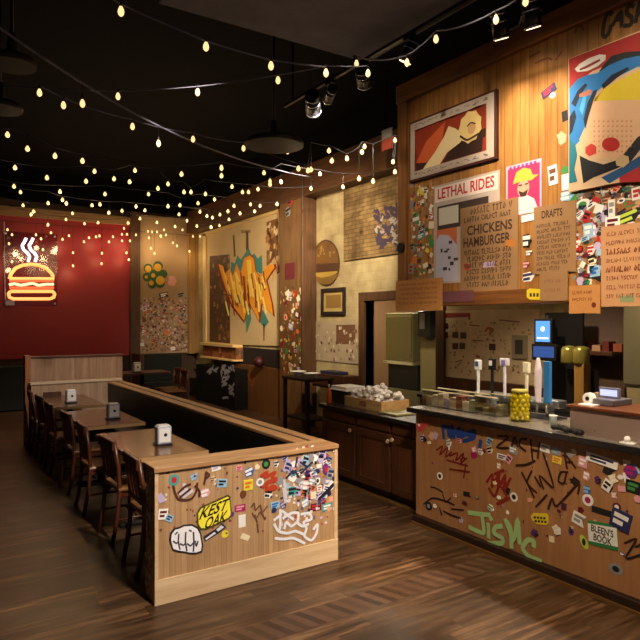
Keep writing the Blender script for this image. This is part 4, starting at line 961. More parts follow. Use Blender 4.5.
mp('brown_drip', [(276, 530), (283, 530), (281, 600), (277, 600)], '#7a2a1c', .034)
FX = lambda L: [(200+(x-200)*1.12, 372+(y-372)*1.12) for x, y in L]
fl = FX([(98, 283), (116, 292), (122, 322), (140, 300), (152, 330), (166, 282), (182, 318), (196, 262), (216, 250), (232, 262), (240, 312), (256, 332), (282, 290), (308, 284), (312, 296), (280, 345), (300, 430), (306, 478), (262, 432), (252, 500), (214, 428), (196, 500), (150, 440), (128, 385), (110, 330)])
cx, cy = 205, 380
mp('red_outline', [(cx+(x-cx)*1.07, cy+(y-cy)*1.05+4) for x, y in fl], '#8a1f1a', .036)
mp('flame', fl, '#ee9f22', .039)
for L in ([(112, 300), (118, 305), (150, 400), (142, 405)], [(160, 310), (172, 330), (186, 440), (176, 440)], [(205, 268), (222, 268), (232, 400), (218, 410)], [(262, 345), (278, 330), (262, 400), (255, 400)], [(150, 350), (160, 350), (168, 420), (158, 425)], [(240, 340), (250, 350), (252, 430), (244, 430)]):
    mp('yellow_highlight', FX(L), '#ffd84a', .041)
for L in ([(190, 330), (198, 330), (208, 440), (200, 440)], [(236, 380), (241, 380), (244, 450), (238, 450)], [(155, 400), (160, 398), (170, 440), (164, 444)]):
    mp('dark_gap', FX(L), '#8a4a14', .041)
rr = random.Random(77)
for hx, dd, n in (('#7a2a12', .043, 16), ('#ffe27a', .0455, 18)):
    q = MB()
    for k in range(n):
        x = 130+k*150/n+rr.uniform(-5, 5); y = rr.uniform(310, 430); q.stroke(S6, uvs(S6, cv(FX([(x, y), (x+rr.uniform(4, 12), y+rr.uniform(24, 60))]))), .075 if hx[1] == 'f' else .05, dd)
    q.build('flame_strokes', paint(hx), MU)
# shelf under the mural
S5 = SX(5.85)
ysa = onX(203, 346, 5.8).y; ysb = onX(236, 346, 5.8).y
zsa = onX(215, 345, 5.8).z
sh = thing('mural_shelf', 'brightly lit pale shelf below the left of the mural', 'shelf', (5.85, (ysa+ysb)/2, zsa-.25))
MB().box(5.72, ysb, zsa-.02, 5.96, ysa, zsa+.04).build('top', mat('pale_shelf', '#d9b878', .5), sh, bevel=.004)
MB().box(5.8, ysb, zsa-.28, 5.97, ysa, zsa-.02).build('front', speck('orange_pasted_wood', '#8a5224', ['#b5702c', '#d9a860', '#7a2f1c', '#5a3a1c'], 6, .6), sh)
MB().box(5.72, ysb, zsa-.32, 5.98, ysa, zsa-.28).build('lower_edge', mat('pale_shelf', '#d9b878'), sh, bevel=.004)
# black cabinet with white lettering
yk0_, yk1_ = onX(235, 380, 5.6).y, onX(196, 380, 5.6).y
bc = thing('black_cabinet', 'black service cabinet with white scrawled lettering beside the wooden wainscot', 'cabinet', (5.8, (yk0_+yk1_)/2, 0))
zt_ = onX(215, 367, 5.6).z
MB().box(5.6, yk0_, 0, 5.97, yk1_, zt_).build('body', mat('soft_black', '#0f0b0a', .8, spec=.15), bc, bevel=.006)
q = MB(); rr = random.Random(4); S56 = SX(5.6)
for k in range(22):
    u = rr.uniform(223, 232); v = rr.uniform(366, 398); q.stroke(S56, uvs(S56, [(u+rr.uniform(-3, 3), v+rr.uniform(-3, 3)) for _ in range(3)]), .05, .003)
for k in range(6):
    u = rr.uniform(208, 222); v = rr.uniform(368, 374); q.stroke(S56, uvs(S56, [(u+rr.uniform(-3, 3), v+rr.uniform(-3, 3)) for _ in range(3)]), .04, .003)
q.build('white_lettering', paint('#8d8a90'), bc)
p = onX(259, 356, XW-.2)
rb = thing('red_helmet', 'round red object on the dark ledge below the mural', 'red ball', (XW-.2, p.y, wz))
MB().ball((XW-.2, p.y, wz+.11), .11, 14, 9).build('body', mat('dark_red_gloss', '#3f0c10', .5), rb, smooth=True)
rb['label'] = 'round dark red globe on top of the wainscot below the mural'; rb.name = 'red_globe'; rb['category'] = 'globe'
struct('recess_shade_sheet', MB().box(XW-.03, wy0, wz+.001, XW-.001, wy1, onX(255, 348, XW).z), mat('recess_shade', '#1e130c', .8))  # flat dark sheet, its colour standing in for the shade of an opening
# ================================================================ far corner seating
xe0, xe1 = onY(143, 380, 14.3).x, onY(188, 380, 14.3).x
bn = thing('corner_bench', 'black high-backed bench in the far corner below the cream panel', 'bench', ((xe0+xe1)/2, 14.5, 0))
MB().box(xe0, 14.72, 0, xe1, 14.9, 1.06).build('backrest', m_leather, bn, bevel=.02)
MB().box(xe0, 14.25, 0, xe1, 14.72, .46).build('seat', m_leather, bn, bevel=.02)
MB().box(xe0-.1, 14.2, 0, xe0-.005, 14.9, 1.1).build('end_panel', m_cab, bn)
p = onY(137, 371, 12.2)
ct = thing('corner_table', 'small dark table with a napkin holder in the far corner', 'table', (p.x+.1, 12.2, 0))
MB().box(p.x-.35, 11.9, p.z-.06, p.x+.6, 12.55, p.z-.02).build('tabletop', m_cab, ct, bevel=.005)
MB().cyl((p.x+.1, 12.2, .03), (p.x+.1, 12.2, p.z-.06), .04).build('pedestal', m_tbase, ct, smooth=True)
MB().cyl((p.x+.1, 12.2, 0), (p.x+.1, 12.2, .03), .26, .24, 20).build('base', m_tbase, ct)
napkin(p.x-.05, 12.05, p.z-.02, 'napkin holder on the small dark table in the far corner', 1.1)
for k in range(2):
    c = copy_tree(ch0); c.location = (p.x+.95+.1*k, 12.2+.55*k, 0); c.rotation_euler = (0, 0, PI+.2*k)
    c['label'] = ('dark wooden chair beside the small table in the far corner', 'dark wooden chair behind the one at the far corner table')[k]; c['group'] = 'chairs at the corner table'
# low dark bench below the red wall on the far left
slab('wall_bench', 'long black bench below the red wall at the far left', 'bench', m_leather, -4.9, 14.3, 0, 2.2, 14.9, .95, .03)
# cream panel art and stickers
SCR = SY(YB-.06)
pl = thing('fruit_plant_cutout', 'painted cutout of yellow fruit and green leaves on the cream panel', 'cutout', SCR.P(*SCR.uv(155, 288)))
q = MB()
for u, v, r in [(148, 268, 4.5), (158, 266, 5), (163, 274, 4.5), (147, 277, 4.5), (152, 284, 4.5), (160, 283, 5), (155, 275, 6)]:
    c = SCR.uv(u, v); q.prism(SCR, circle(c[0], c[1], r*.0243, 12), 0, .012+.0004*r)
q.build('leaves', paint('#2c5220'), pl)
q = MB()
for u, v, r in [(148, 269, 3.3), (157.5, 267.5, 3.9), (160, 280.5, 4.6), (153, 275.5, 2.2), (151, 283, 2.6), (146, 277, 1.6)]:
    c = SCR.uv(u, v); q.flat(SCR, circle(c[0], c[1], r*.0243, 12), .0165+.0002*r)
q.build('fruit', paint('#c99a2c'), pl)
spx(SCR, 172, 281, .25, .3, 'die-cut', 'peach', 'beside the painted fruit on the cream panel', 0, 'pink')
spx(SCR, 164, 295, .24, .12, 'banner', 'black', 'below the painted fruit on the cream panel', .2, 'white')
spx(SCR, 181, 295, .2, .14, 'die-cut', 'grey', 'on the right of the cream panel', .2, 'black')
def wc_(u, v): return f"{'upper' if v < 318 else 'lower'} {'left' if u < 156 else 'middle' if u < 173 else 'right'} of cream panel's pasted area"
scatter(SCR, [(141, 305), (187, 300), (187, 349), (141, 349)], 36, [.07, .09, .11], ['white', 'maroon', 'brown', 'cream', 'pink', 'grey', 'peach', 'lilac', 'red', 'orange'], wc_, mind=.8)
specks(SCR, [(141, 304), (187, 298), (187, 351), (141, 351)], 620, .05, ['#a08a7a', '#7a4a3c', '#d0bfae', '#8f6f62', '#5c3a30', '#b59a90', '#c99a6a'], 'paper_scraps', 'countless small paper scraps pasted over the lower cream panel')
# ================================================================ neon burger sign on the red wall
SR = SY(YB-.06)
ne = thing('neon_burger_sign', 'glowing orange neon burger with white steam on the red wall', 'neon sign', SR.P(*SR.uv(30, 305)))
def ntube(name, px, r, m, d=.09, closed=False):
    L = uvs(SR, px)
    P = []
    for i in range(len(L)-1):
        P += [(L[i][0]*(1-t)+L[i+1][0]*t, L[i][1]*(1-t)+L[i+1][1]*t) for t in (0, .5)]
    P.append(L[-1])
    return MB().tube([SR.P(a, z, d) for a, z in P], r, 8).build(name, m, ne, smooth=True)
n_or = mat('neon_orange', '#ff9a50', .4, emit=1.25, ecol='#ffab5e', var=0)
n_rd = mat('neon_red', '#ff5a3c', .4, emit=.95, ecol='#f06038', var=0)
n_gr = mat('neon_green', '#c9f0c0', .4, emit=1.0, ecol='#cfe8b0', var=0)
n_wh = mat('neon_white', '#ffffff', .4, emit=1.5, ecol='#eef0ff', var=0)
A0, Z1 = SR.uv(3, 231); A1, Z0 = SR.uv(57, 306)
MB().prism(SR, rect2(A0, Z0, A1, Z1), .03, .045).build('acrylic_back', glassy('sign_acrylic', '#e9dbe0', .06, .1), ne)
for a in (A0+.05, A1-.05):
    for z in (Z0+.05, Z1-.05): MB().cyl(SR.P(a, z, 0), SR.P(a, z, .05), .02).build('standoff', m_steel, ne)
ntube('bun_top', [(9, 279), (10.5, 274), (15, 268.5), (22, 265.5), (30, 264.5), (38, 265.5), (46, 269), (51, 274), (53, 279), (9, 279)], .036, n_or)
ntube('patty_line', [(9, 281.5), (30, 281), (53, 281)], .03, n_rd)
ntube('lettuce', [(8.5, 285), (14, 284), (20, 285.5), (26, 284.5), (32, 283.5), (38, 285.5), (45, 284.5), (53, 284.5)], .03, n_gr)
ntube('tomato_line', [(9, 288), (53, 288)], .028, n_rd)
ntube('bun_bottom', [(10, 291.5), (52, 291.5), (54, 294), (53, 297.5), (49, 299), (13, 299), (9, 297.5), (8, 294), (10, 291.5)], .036, n_or)
ntube('steam', [(25.5, 238.5), (24, 242), (21.5, 246), (23, 250), (27, 253.5), (29, 257), (27.5, 262)], .03, n_wh)
ntube('steam', [(32.5, 238.5), (31, 242), (28.5, 246), (30, 250), (34, 253.5), (36, 257), (34.5, 262)], .03, n_wh)
MB().prism(SR, uvs(SR, [(5, 300.5), (14, 300.5), (14, 305.5), (5, 305.5)]), .045, .09).build('power_box', mat('lilac_box', '#b9a8c8', .4), ne)
MB().tube([SR.P(*SR.uv(5, 300), .05), SR.P(*SR.uv(4.5, 270), .02), SR.P(*SR.uv(4, 222), .02)], .008).build('cord', m_white, ne)

# ================================================================ SIGN WALL over the bar
XS = 4.1; SS = SX(XS)
ys1 = onX(401, 200, XS).y; zs1 = onX(401, 92, XS).z; zs0 = 2.05
sgw = struct('wall_sign', MB().box(XS, -.8, zs0, XS+.16, ys1, zs1), m_sign)
struct('trim_9', MB().box(XS-.05, -.8, zs1-.13, XS+.18, ys1+.02, zs1+.05), m_trim, .008)
struct('trim_10', MB().box(XS-.035, ys1-.11, zs0, XS+.17, ys1+.015, zs1-.13), m_trimv, .008)
struct('trim_11', MB().box(XS-.04, -.8, zs0-.02, XS+.17, ys1, zs0+.10), m_trim, .006)
struct('ceiling_bar_added', MB().box(XS+.17, -.8, 2.75, XW, ys1, 2.85), m_black)  # unseen ceiling, added to block light leaks and hold the downlights
def SA(u, v): return SS.uv(u, v)
def board_px(u0, u1, um, v0, v1, d0, d1, m, name, label, cat, group=None):
    a0 = SA(u0, 300)[0]; a1 = SA(u1, 300)[0]; z1 = SA(um, v0)[1]; z0 = SA(um, v1)[1]
    o = MB().prism(SS, rect2(a0, z0, a1, z1), d0, d1).build(name, m); tag(o, label, cat, group)
    return o, (a0, z0, a1, z1)
def scr(mb, a0, a1, z, h, d, w, rnd, words=3):
    """a line of illegible hand lettering"""
    x = a0; n = 0; L = rnd.randint(3, 7)
    G = [[(0, 0), (0, 1), (.8, .5), (0, .4)], [(0, 1), (0, 0), (.7, 0)], [(0, 0), (.4, 1), (.8, 0)], [(.8, .9), (.1, 1), (.1, .1), (.8, 0)], [(0, 0), (0, 1), (.8, 0), (.8, 1)],
         [(.4, 0), (.4, 1)], [(0, 1), (.8, 1), (.4, 1), (.4, 0)], [(.7, 1), (.1, .8), (.7, .3), (0, 0)], [(0, 1), (.4, 0), (.8, 1)], [(.1, .2), (.4, 1), (.8, .5), (.4, 0), (.1, .2)]]
    cw = h*.62
    while x < a1-cw:
        g = rnd.choice(G); mb.stroke(SS, [(x+p*cw, z-h*.5+q*h*rnd.uniform(.85, 1.05)) for p, q in g], w*.8, d, False); x += cw*1.2; n += 1
        if n >= L: x += cw*.9; n = 0; L = rnd.randint(3, 7)
# framed red poster
a0 = SA(412, 150)[0]; a1 = SA(499, 150)[0]; zt = (SA(412, 123)[1]+SA(499, 90)[1])/2; zb = (SA(414, 182)[1]+SA(499, 160)[1])/2
po = thing('framed_poster', 'framed red poster of a reclining blonde figure in a pale frame', 'poster', SS.P((a0+a1)/2, zb))
q = MB(); fw = .05
for r_ in (rect2(a0, zb, a1, zb+fw), rect2(a0, zt-fw, a1, zt), rect2(a0, zb+fw, a0+fw, zt-fw), rect2(a1-fw, zb+fw, a1, zt-fw)): q.prism(SS, r_, 0, .035)
q.build('outer_frame', paint('#3a120c'), po, bevel=.003)
f2 = .035; b0, b1, y0_, y1_ = a0+.022, a1-.022, zb+.022, zt-.022
q = MB()
for r_ in (rect2(b0, y0_, b1, y0_+.07), rect2(b0, y1_-.07, b1, y1_), rect2(b0, y0_+.07, b0+.06, y1_-.07), rect2(b1-.08, y0_+.07, b1, y1_-.07)): q.prism(SS, r_, .0352, .04)
q.build('pale_border', paint('#b5a596'), po)
q = MB()
for k in range(26):
    x = R.uniform(b0+.02, b1-.08); q.stroke(SS, [(x, y1_-.05+R.uniform(0, .03)), (x+.03, y1_-.05+R.uniform(0, .03))], .006, .0412)
    q.stroke(SS, [(x, y0_+.02+R.uniform(0, .03)), (x+.03, y0_+.02+R.uniform(0, .03))], .006, .0412)
q.build('border_scribble', paint('#5c5464'), po)
MB().prism(SS, rect2(a0+.03, zb+.03, a1-.03, zt-.03), 0, .02).build('red_ground', mat('poster_red', '#8f3018', .5, var=.4, nscale=5), po)
W_, H_ = b1-b0, y1_-y0_
N = lambda L: [(b0+x*W_, y0_+y*H_) for x, y in L]
MB().flat(SS, N([(.06, .3), (.2, .62), (.44, .84), (.4, .55), (.3, .35), (.16, .2)]), .0205).build('orange_drape', paint('#c85a2c'), po)
MB().flat(SS, N([(.06, .12), (.18, .12), (.2, .24), (.06, .28)]), .0208).flat(SS, N([(.4, .15), (.86, .15), (.88, .48), (.7, .5), (.5, .34)]), .0208).flat(SS, N([(.6, .3), (.9, .36), (.9, .5), (.62, .45)]), .0209).build('dark_shadow', paint('#33190f'), po)
MB().flat(SS, N([(.14, .12), (.36, .12), (.46, .3), (.62, .4), (.66, .5), (.56, .66), (.48, .74), (.42, .58), (.3, .36), (.2, .22)]), .0216).build('pale_figure', paint('#e8d2a0'), po)
MB().flat(SS, [(b0+W_*.73+W_*.12*math.cos(t*PI/9)*(1+.12*(t % 2)), y0_+H_*.6+H_*.24*math.sin(t*PI/9)*(1+.12*(t % 2))) for t in range(18)], .0222).build('blonde_hair', paint('#eccf88'), po)
MB().flat(SS, circle(b0+W_*.75, y0_+H_*.57, W_*.045, 12, H_*.1), .0228).build('face', paint('#d9a878'), po)
MB().stroke(SS, N([(.62, .5), (.7, .4), (.82, .44)]), .02, .0229).stroke(SS, N([(.7, .62), (.74, .66), (.79, .62)]), .012, .023).build('dark_lines', paint('#4a2410'), po)
# movie poster with red title
o, (a0, z0, a1, z1) = board_px(434, 500, 467, 178, 282, 0, .004, paint('#b9a79c'), 'movie_poster', 'white poster with a red title and collage half hidden behind the cardboard sign', 'poster')
zt = z1
MB().flat(SS, rect2(a0+.02, zt-.16, a1-.02, zt-.02), .0046).build('title_band', paint('#e5d3c8'), o)
MB().text(SS, 'LETHAL RIDES', (a0+a1)/2, zt-.085, (a1-a0)*.86, .10, .0052).build('title', paint('#b5202a'), o)
MB().flat(SS, rect2(a0+.05, zt-.42, a1-.12, zt-.2), .0048).build('dark_photo', paint('#3a2a26'), o)
MB().flat(SS, rect2(a0+.07, zt-.38, a0+.32, zt-.22), .0054).build('bright_photo', paint('#c9c3b4'), o)
MB().flat(SS, rect2(a0+.04, zt-.72, a0+.3, zt-.42), .0048).build('orange_patch', paint('#c4683c'), o)
MB().flat(SS, [(a0+.03, z0+.02), (a0+.32, z0+.02), (a0+.3, z0+.34), (a0+.2, z0+.44), (a0+.08, z0+.46), (a0+.03, z0+.4)], .0056).build('lilac_flyer', paint('#b7b3c6'), o)
q = MB()
for k in range(9): x, z = a0+R.uniform(.06, .28), z0+R.uniform(.1, .38); q.flat(SS, rect2(x, z, x+R.uniform(.02, .07), z+R.uniform(.015, .05)), .0062)
q.build('flyer_print', paint('#2a2630'), o)
# pink poster
o, (a0, z0, a1, z1) = board_px(506.5, 542, 524, 162.5, 214, 0, .004, paint('#b32a5c'), 'pink_poster', 'magenta poster of a person in a yellow cap beside the cardboard signs', 'poster')
W_, H_ = a1-a0, z1-z0; N = lambda L: [(a0+x*W_, z0+y*H_) for x, y in L]
q = MB()
for r_ in ([(0, 0), (.05, 0), (.05, 1), (0, 1)], [(.95, 0), (1, 0), (1, 1), (.95, 1)], [(.05, .93), (.95, .93), (.95, 1), (.05, 1)]): q.flat(SS, N(r_), .0046)
q.build('border', paint('#d9a0b8'), o)
MB().flat(SS, N([(.1, 0), (.2, .26), (.4, .36), (.6, .36), (.8, .26), (.94, 0)]), .005).build('shirt', paint('#d6c3cc'), o)
MB().flat(SS, [(a0+W_*(.5+.17*math.cos(t*PI/9)), z0+H_*(.5+.17*math.sin(t*PI/9))) for t in range(18)], .0054).build('face', paint('#d99a80'), o)
MB().flat(SS, N([(.2, .62), (.3, .84), (.5, .9), (.7, .84), (.76, .72), (.92, .7), (.72, .62), (.5, .65)]), .0058).build('cap', paint('#d3a83c'), o)
MB().flat(SS, N([(.36, .47), (.42, .34), (.58, .34), (.64, .47), (.5, .42)]), .006).stroke(SS, N([(.38, .57), (.46, .57)]), .012, .006).stroke(SS, N([(.55, .57), (.63, .57)]), .012, .006).build('beard_and_eyes', paint('#3f2418'), o)
q = MB()
for k in range(7): x = a0+W_*(.1+k*.115); q.flat(SS, rect2(x, z1-.045, x+W_*.07, z1-.012), .0052)
q.build('lettering', paint('#8a2a70'), o)
# pop-art panel (generic shapes)
o, (a0, z0, a1, z1) = board_px(571, 668, 605, 46.5, 186, 0, .03, paint('#d3b390'), 'pop_art_panel', 'large bright pop-art panel of red, blue and yellow fields at the right edge', 'artwork')
PA = lambda name, px, hx, d: MB().flat(SS, uvs(SS, px), d).build(name, paint(hx), o)
PA('red_field', [(571.5, 60), (640, 34), (655, 30), (655, 60), (620, 62), (595, 72), (580, 84), (571.8, 92)], '#a3201f', .0305)
PA('black_shape', [(606, 66), (614, 57), (628, 53), (645, 52), (655, 52), (655, 58), (640, 59), (624, 64), (610, 74), (599, 88), (594, 92), (594, 84)], '#141820', .0309)
PA('blue_wave', [(571.8, 90), (580, 80), (590, 76), (600, 74), (612, 66), (626, 60), (640, 57), (655, 57), (655, 66), (640, 68), (624, 76), (610, 84), (600, 92), (595, 104), (591, 118), (588, 136), (578, 146), (571.8, 150)], '#2273b5', .0313)
for L in ([(574, 104), (580, 92), (588, 84), (590, 86), (583, 96), (578, 108)], [(586, 120), (590, 104), (596, 92), (600, 90), (596, 102), (591, 118), (588, 130)], [(604, 86), (614, 76), (630, 68), (632, 70), (618, 80), (606, 90)], [(572, 118), (577, 110), (579, 118), (575, 132), (572, 136)]):
    PA('dark_stripe', L, '#101c30', .0317)
PA('light_stripe', [(582, 110), (586, 96), (590, 92), (588, 104), (585, 116)], '#4aa3d8', .0319)
PA('yellow_field', [(597, 104), (598, 98), (606, 90), (620, 82), (636, 74), (655, 64), (655, 100), (596, 102)], '#dcc22c', .0316)
PA('peach_field', [(596, 101), (655, 98), (655, 150), (640, 152), (628, 158), (610, 160), (596, 158), (586, 152), (582, 140), (590, 122)], '#ddb08a', .0315)
PA('red_oval', [(613.5+9*math.cos(t*PI/9), 145+7*math.sin(t*PI/9)) for t in range(18)], '#b9241f', .032)
PA('red_disc', [(588, 148), (594, 144), (599, 147), (599, 154), (592, 157), (588, 154)], '#c0392b', .032)
PA('dark_band', [(582, 156), (592, 161), (606, 165), (622, 160), (632, 148), (640, 138), (655, 130), (655, 140), (643, 150), (632, 164), (612, 172), (596, 178), (586, 184)], '#191a20', .0318)
PA('cream_disc', [(618, 160), (624, 155), (631, 157), (632, 163), (626, 168), (619, 166)], '#c9ac80', .0321)
PA('teal_wedge', [(571.8, 140), (578, 145), (580, 156), (577, 170), (580, 182), (571.8, 184)], '#1d6f80', .0317)
PA('red_wedge', [(622, 178), (655, 160), (655, 182), (622, 183)], '#a8242a', .0316)
PA('blue_wedge', [(604, 178), (624, 168), (640, 158), (655, 150), (655, 160), (622, 178), (612, 184)], '#1d4f80', .0318)
PA('white_oval', ov(594.5, 63.5, 16.5, 5.2)[:0] or [(577.5, 70), (582, 65), (592, 59), (602, 55.5), (608.5, 56), (608, 61), (600, 67.5), (590, 72), (580, 73)], '#dcd6cf', .0325)
PA('oval_scribble', [(582, 70), (600, 61), (603, 60), (603, 62), (590, 69), (583, 71.5)], '#8a2a24', .033)
PA('peach_patch', [(582, 95), (592, 90), (595, 92), (593, 96), (582, 98)], '#b0725c', .033)
q = MB()
for i in range(9):
    for j in range(7):
        c = SA(597+i*4.6, 122+j*5); q.flat(SS, circle(c[0], c[1], .008, 6), .0318)
q.build('dots', paint('#c98a66'), o)
# painted lettering at the top right
gr(SS, [[(612, 14), (609, 12), (605, 20), (603, 34), (606, 37), (610, 31), (611, 26)], [(613, 25), (621, 12), (622, 26)], [(616, 20), (622, 19)], [(634, 6), (629, 6), (627, 13), (632, 18), (631, 25), (625, 26)], [(636, 22), (641, 0), (646, 20)], [(638, 14), (645, 12)]], .03, .0035, 'casa_lettering', '#2a1c10', sgw)
gr(SS, [[(536, 63), (548, 58), (552, 60)], [(575, 33), (580, 25), (584, 30)], [(530, 57), (540, 52)], [(556, 60), (562, 52)]], .016, .0035, 'faint_scribble', '#6b3a1c', sgw)
# cardboard signs
def card(u0, u1, um, v0, v1, m, label, d0=.006, d1=.012):
    return board_px(u0, u1, um, v0, v1, d0, d1, m, 'cardboard_sign', label, 'cardboard sign', 'hand-lettered cardboard signs')
rw = random.Random(9)
o, (a0, z0, a1, z1) = card(461.5, 519, 490, 203, 291, m_card, 'large tan cardboard sign with rows of bold capitals left of the pink poster', .008, .014)
hh = z1-z0; q = MB()
scr(q, a0+.12, a1-.05, z1-.06*hh, .05, .0146, .012, rw); scr(q, a0+.05, a1-.06, z1-.15*hh, .04, .0146, .012, rw)
q.text(SS, 'CHICKENS', a0+(a1-a0)*.52, z1-.28*hh, (a1-a0)*.78, .085, .0146).text(SS, 'HAMBURGER', a0+(a1-a0)*.47, z1-.42*hh, (a1-a0)*.82, .085, .0146)
for k in range(6): scr(q, a0+.05+.03*(k % 2), a1-.05, z1-(.54+.075*k)*hh, .04, .0146, .012, rw)
q.build('lettering', m_ink, o)
MB().flat(SS, rect2(a0+.42*(a1-a0), z0+.27*hh, a0+.62*(a1-a0), z0+.33*hh), .015).build('lilac_patch', paint('#b49ac0'), o)
MB().flat(SS, rect2(a0+.08*(a1-a0), z0+.26*hh, a0+.17*(a1-a0), z0+.33*hh), .015).build('red_patch', paint('#9c2f22'), o)
MB().flat(SS, rect2(a0+.8*(a1-a0), z0+.47*hh, a0+.96*(a1-a0), z0+.55*hh), .015).build('orange_patch', paint('#b5702c'), o)
o, (a0, z0, a1, z1) = card(535, 577, 556, 204, 273, m_card, 'tall cardboard sign headed DRAFTS with lines of small handwriting', .008, .014)
hh = z1-z0; q = MB()
q.text(SS, 'DRAFTS', (a0+a1)/2-.02, z1-.13*hh, (a1-a0)*.5, .06, .0146)
for k in range(9): scr(q, a0+.03, a1-.04-(.08 if k == 8 else 0), z1-(.29+.08*k)*hh, .026, .0146, .007, rw)
q.build('lettering', m_ink, o)
o, (a0, z0, a1, z1) = card(544, 571.5, 556, 272, 301, m_card, 'small blank-looking cardboard sign hanging below the DRAFTS sign', .041, .047)
q = MB(); [scr(q, a0+.04, a1-.05, z1-.07*(k+1), .022, .0476, .006, rw) for k in range(2)]; q.build('lettering', paint('#7a4a2a'), o)
o, (a0, z0, a1, z1) = card(605, 662, 622, 225.5, 306.5, m_card2, 'big pinkish cardboard sign with rows of writing at the right edge', .041, .047)
hh = z1-z0; q = MB()
for k in range(8): scr(q, a0+.04, a1-.06, z1-(.1+.11*k)*hh, .035 if k in (2, 4) else .026, .0476, .013 if k in (2, 4) else .007, rw)
q.build('lettering', paint('#6b2f1c'), o)
MB().flat(SS, rect2(a0+.14, z0+.05*hh, a0+.24, z0+.13*hh), .0474).build('green_smudge', paint('#7d8a64'), o)
o, (a0, z0, a1, z1) = card(573, 604, 588, 285.5, 313.5, m_card3, 'small orange-brown cardboard sign hanging at the lower edge of the sign wall', .041, .047)
q = MB(); [scr(q, a0+.03, a1-.05, z1-.05*(k+1), .022, .0476, .006, rw) for k in range(2)]; q.flat(SS, circle(a0+.2, z0+.06, .02, 8), .0476); q.build('lettering', paint('#6b2a18'), o)
zlo = SA(422, 311)[1]
o, (a0, z0, a1, z1) = card(399.5, 446, 422, 279.5, 311, m_card3, 'wide orange-tan cardboard sign at the lower left corner of the sign wall', .042, .05)
q = MB(); [scr(q, a0+.05, a1-.06, z1-.045*(k+1), .02, .0506, .006, rw) for k in range(5)]; q.build('lettering', paint('#7a4420'), o)
o, (a0, z0, a1, z1) = board_px(446, 477, 460, 291, 302, .041, .044, paint('#6b3f48'), 'name_plate', 'dull purple strip plate on the bottom rail of the sign wall', 'plate')
o, c = sticker_poly(SX(XS-.04), [(527, 290), (530, 288.5), (541, 289), (542.5, 291), (542, 298), (539, 300), (530, 299.5), (527, 297)], '#dcc52c', .004, 'sticker', 'yellow speech balloon sticker on the bottom rail of the sign wall')
q = MB(); [q.flat(SX(XS-.04), uvs(SX(XS-.04), [(530+k*3.4, 293.2), (532.2+k*3.4, 293.2), (532.2+k*3.4, 296.8), (530+k*3.4, 296.8)]), .0046) for k in range(3)]; q.build('print', paint('#26200c'), o)
# stickers on the sign wall
def ws(u, v):
    if u < 434: return f"{'upper' if v < 222 else 'middle' if v < 252 else 'lower'} board strip left of red-titled poster"
    if 516 < u < 536: return 'between the two big cardboard signs'
    if u >= 572: return ('high' if v < 208 else 'low')+' strip under the pop-art panel' if v < 225 else f"{'upper' if v < 255 else 'lower'} gap between DRAFTS sign and pinkish sign"
    return 'on the pine boards above the DRAFTS sign'
def ss(u, v, w, h, k, c, ang=0, prt=None): return spx(SS, u, v, w, h, k, c, ws(u, v), ang, prt)
for a in [(421, 192, .12, .1, 'die-cut', 'yellow', .2, None), (422, 230, .12, .11, 'die-cut', 'grey', .2, 'black'), (421, 236, .11, .05, 'rectangular', 'teal', .2, 'white'), (411.5, 185, .05, .05, 'square', 'grey', 0, None),
          (420, 203, .04, .04, 'square', 'white', 0, 'black'), (416, 219, .09, .035, 'rectangular', 'white', .1, None), (412, 205, .05, .09, 'rectangular', 'grey', 0, None),
          (528, 218, .12, .055, 'rectangular', 'white', .05, None), (527, 241, .1, .13, 'die-cut', 'black', 0, 'white'), (529, 253, .08, .06, 'die-cut', 'maroon', 0, 'white'),
          (528, 277, .13, .09, 'die-cut', 'white', .1, 'navy'), (526, 265, .08, .07, 'die-cut', 'brown', 0, 'pink'), (553, 175, .08, .15, 'rectangular', 'white', .1, 'brown'), (565, 170, .06, .06, 'round', 'green', 0, None), (566, 182, .07, .12, 'rectangular', 'white', .03, None),
          (567, 196, .13, .09, 'die-cut', 'sky blue', 0, 'white'), (549, 91, .13, .06, 'rectangular', 'navy', .35, 'red'), (553, 95.5, .05, .045, 'round', 'white', 0, 'grey'), (565, 116, .05, .08, 'rectangular', 'black', .1, None), (562, 138, .09, .12, 'die-cut', 'peach', .4, None),
          (593, 231, .08, .12, 'die-cut', 'lilac', .2, 'white'), (602, 212, .11, .12, 'die-cut', 'black', .1, 'lilac'), (583, 216, .12, .06, 'rectangular', 'grey', .2, 'white'), (583, 204, .12, .07, 'round', 'white', .2, 'green'),
          (612, 208, .05, .12, 'rectangular', 'white', 0, 'grey'), (628, 217, .2, .1, 'die-cut', 'black', .25, 'lime'), (613, 223, .11, .09, 'square', 'white', 0, 'maroon'), (636, 215, .1, .05, 'rectangular', 'lilac', .1, 'white'),
          (632, 202, .1, .05, 'banner', 'green', .2, 'red'), (618, 191, .14, .05, 'banner', 'black', .2, None), (606, 199, .09, .07, 'die-cut', 'peach', .1, 'brown'), (595, 271, .08, .08, 'square', 'sky blue', .1, 'blue')]:
    ss(*a)
scatter(SS, [(411, 190), (433, 185), (433, 277), (411, 277)], 30, [.04, .055, .07], ['white', 'orange', 'cream', 'brown', 'grey', 'yellow', 'green', 'white', 'red', 'black', 'cream'], ws)
scatter(SS, [(573, 190), (604, 186), (604, 283), (579, 283)], 40, [.045, .06, .075], ['white', 'grey', 'lilac', 'brown', 'black', 'cream', 'green', 'red', 'sky blue', 'white', 'maroon'], ws)
scatter(SS, [(604, 190), (650, 184), (650, 222), (604, 226)], 14, [.045, .06], ['white', 'brown', 'black', 'green', 'peach', 'lilac'], ws)
specks(SS, [(411, 188), (433, 185), (433, 278), (411, 278)], 110, .035, ['#d9c9a8', '#a3622c', '#e5dcd0', '#6b4a2c', '#c9883c', '#8d8a84'], 'paper_scraps', 'countless small paper scraps on the boards left of the red-titled poster')
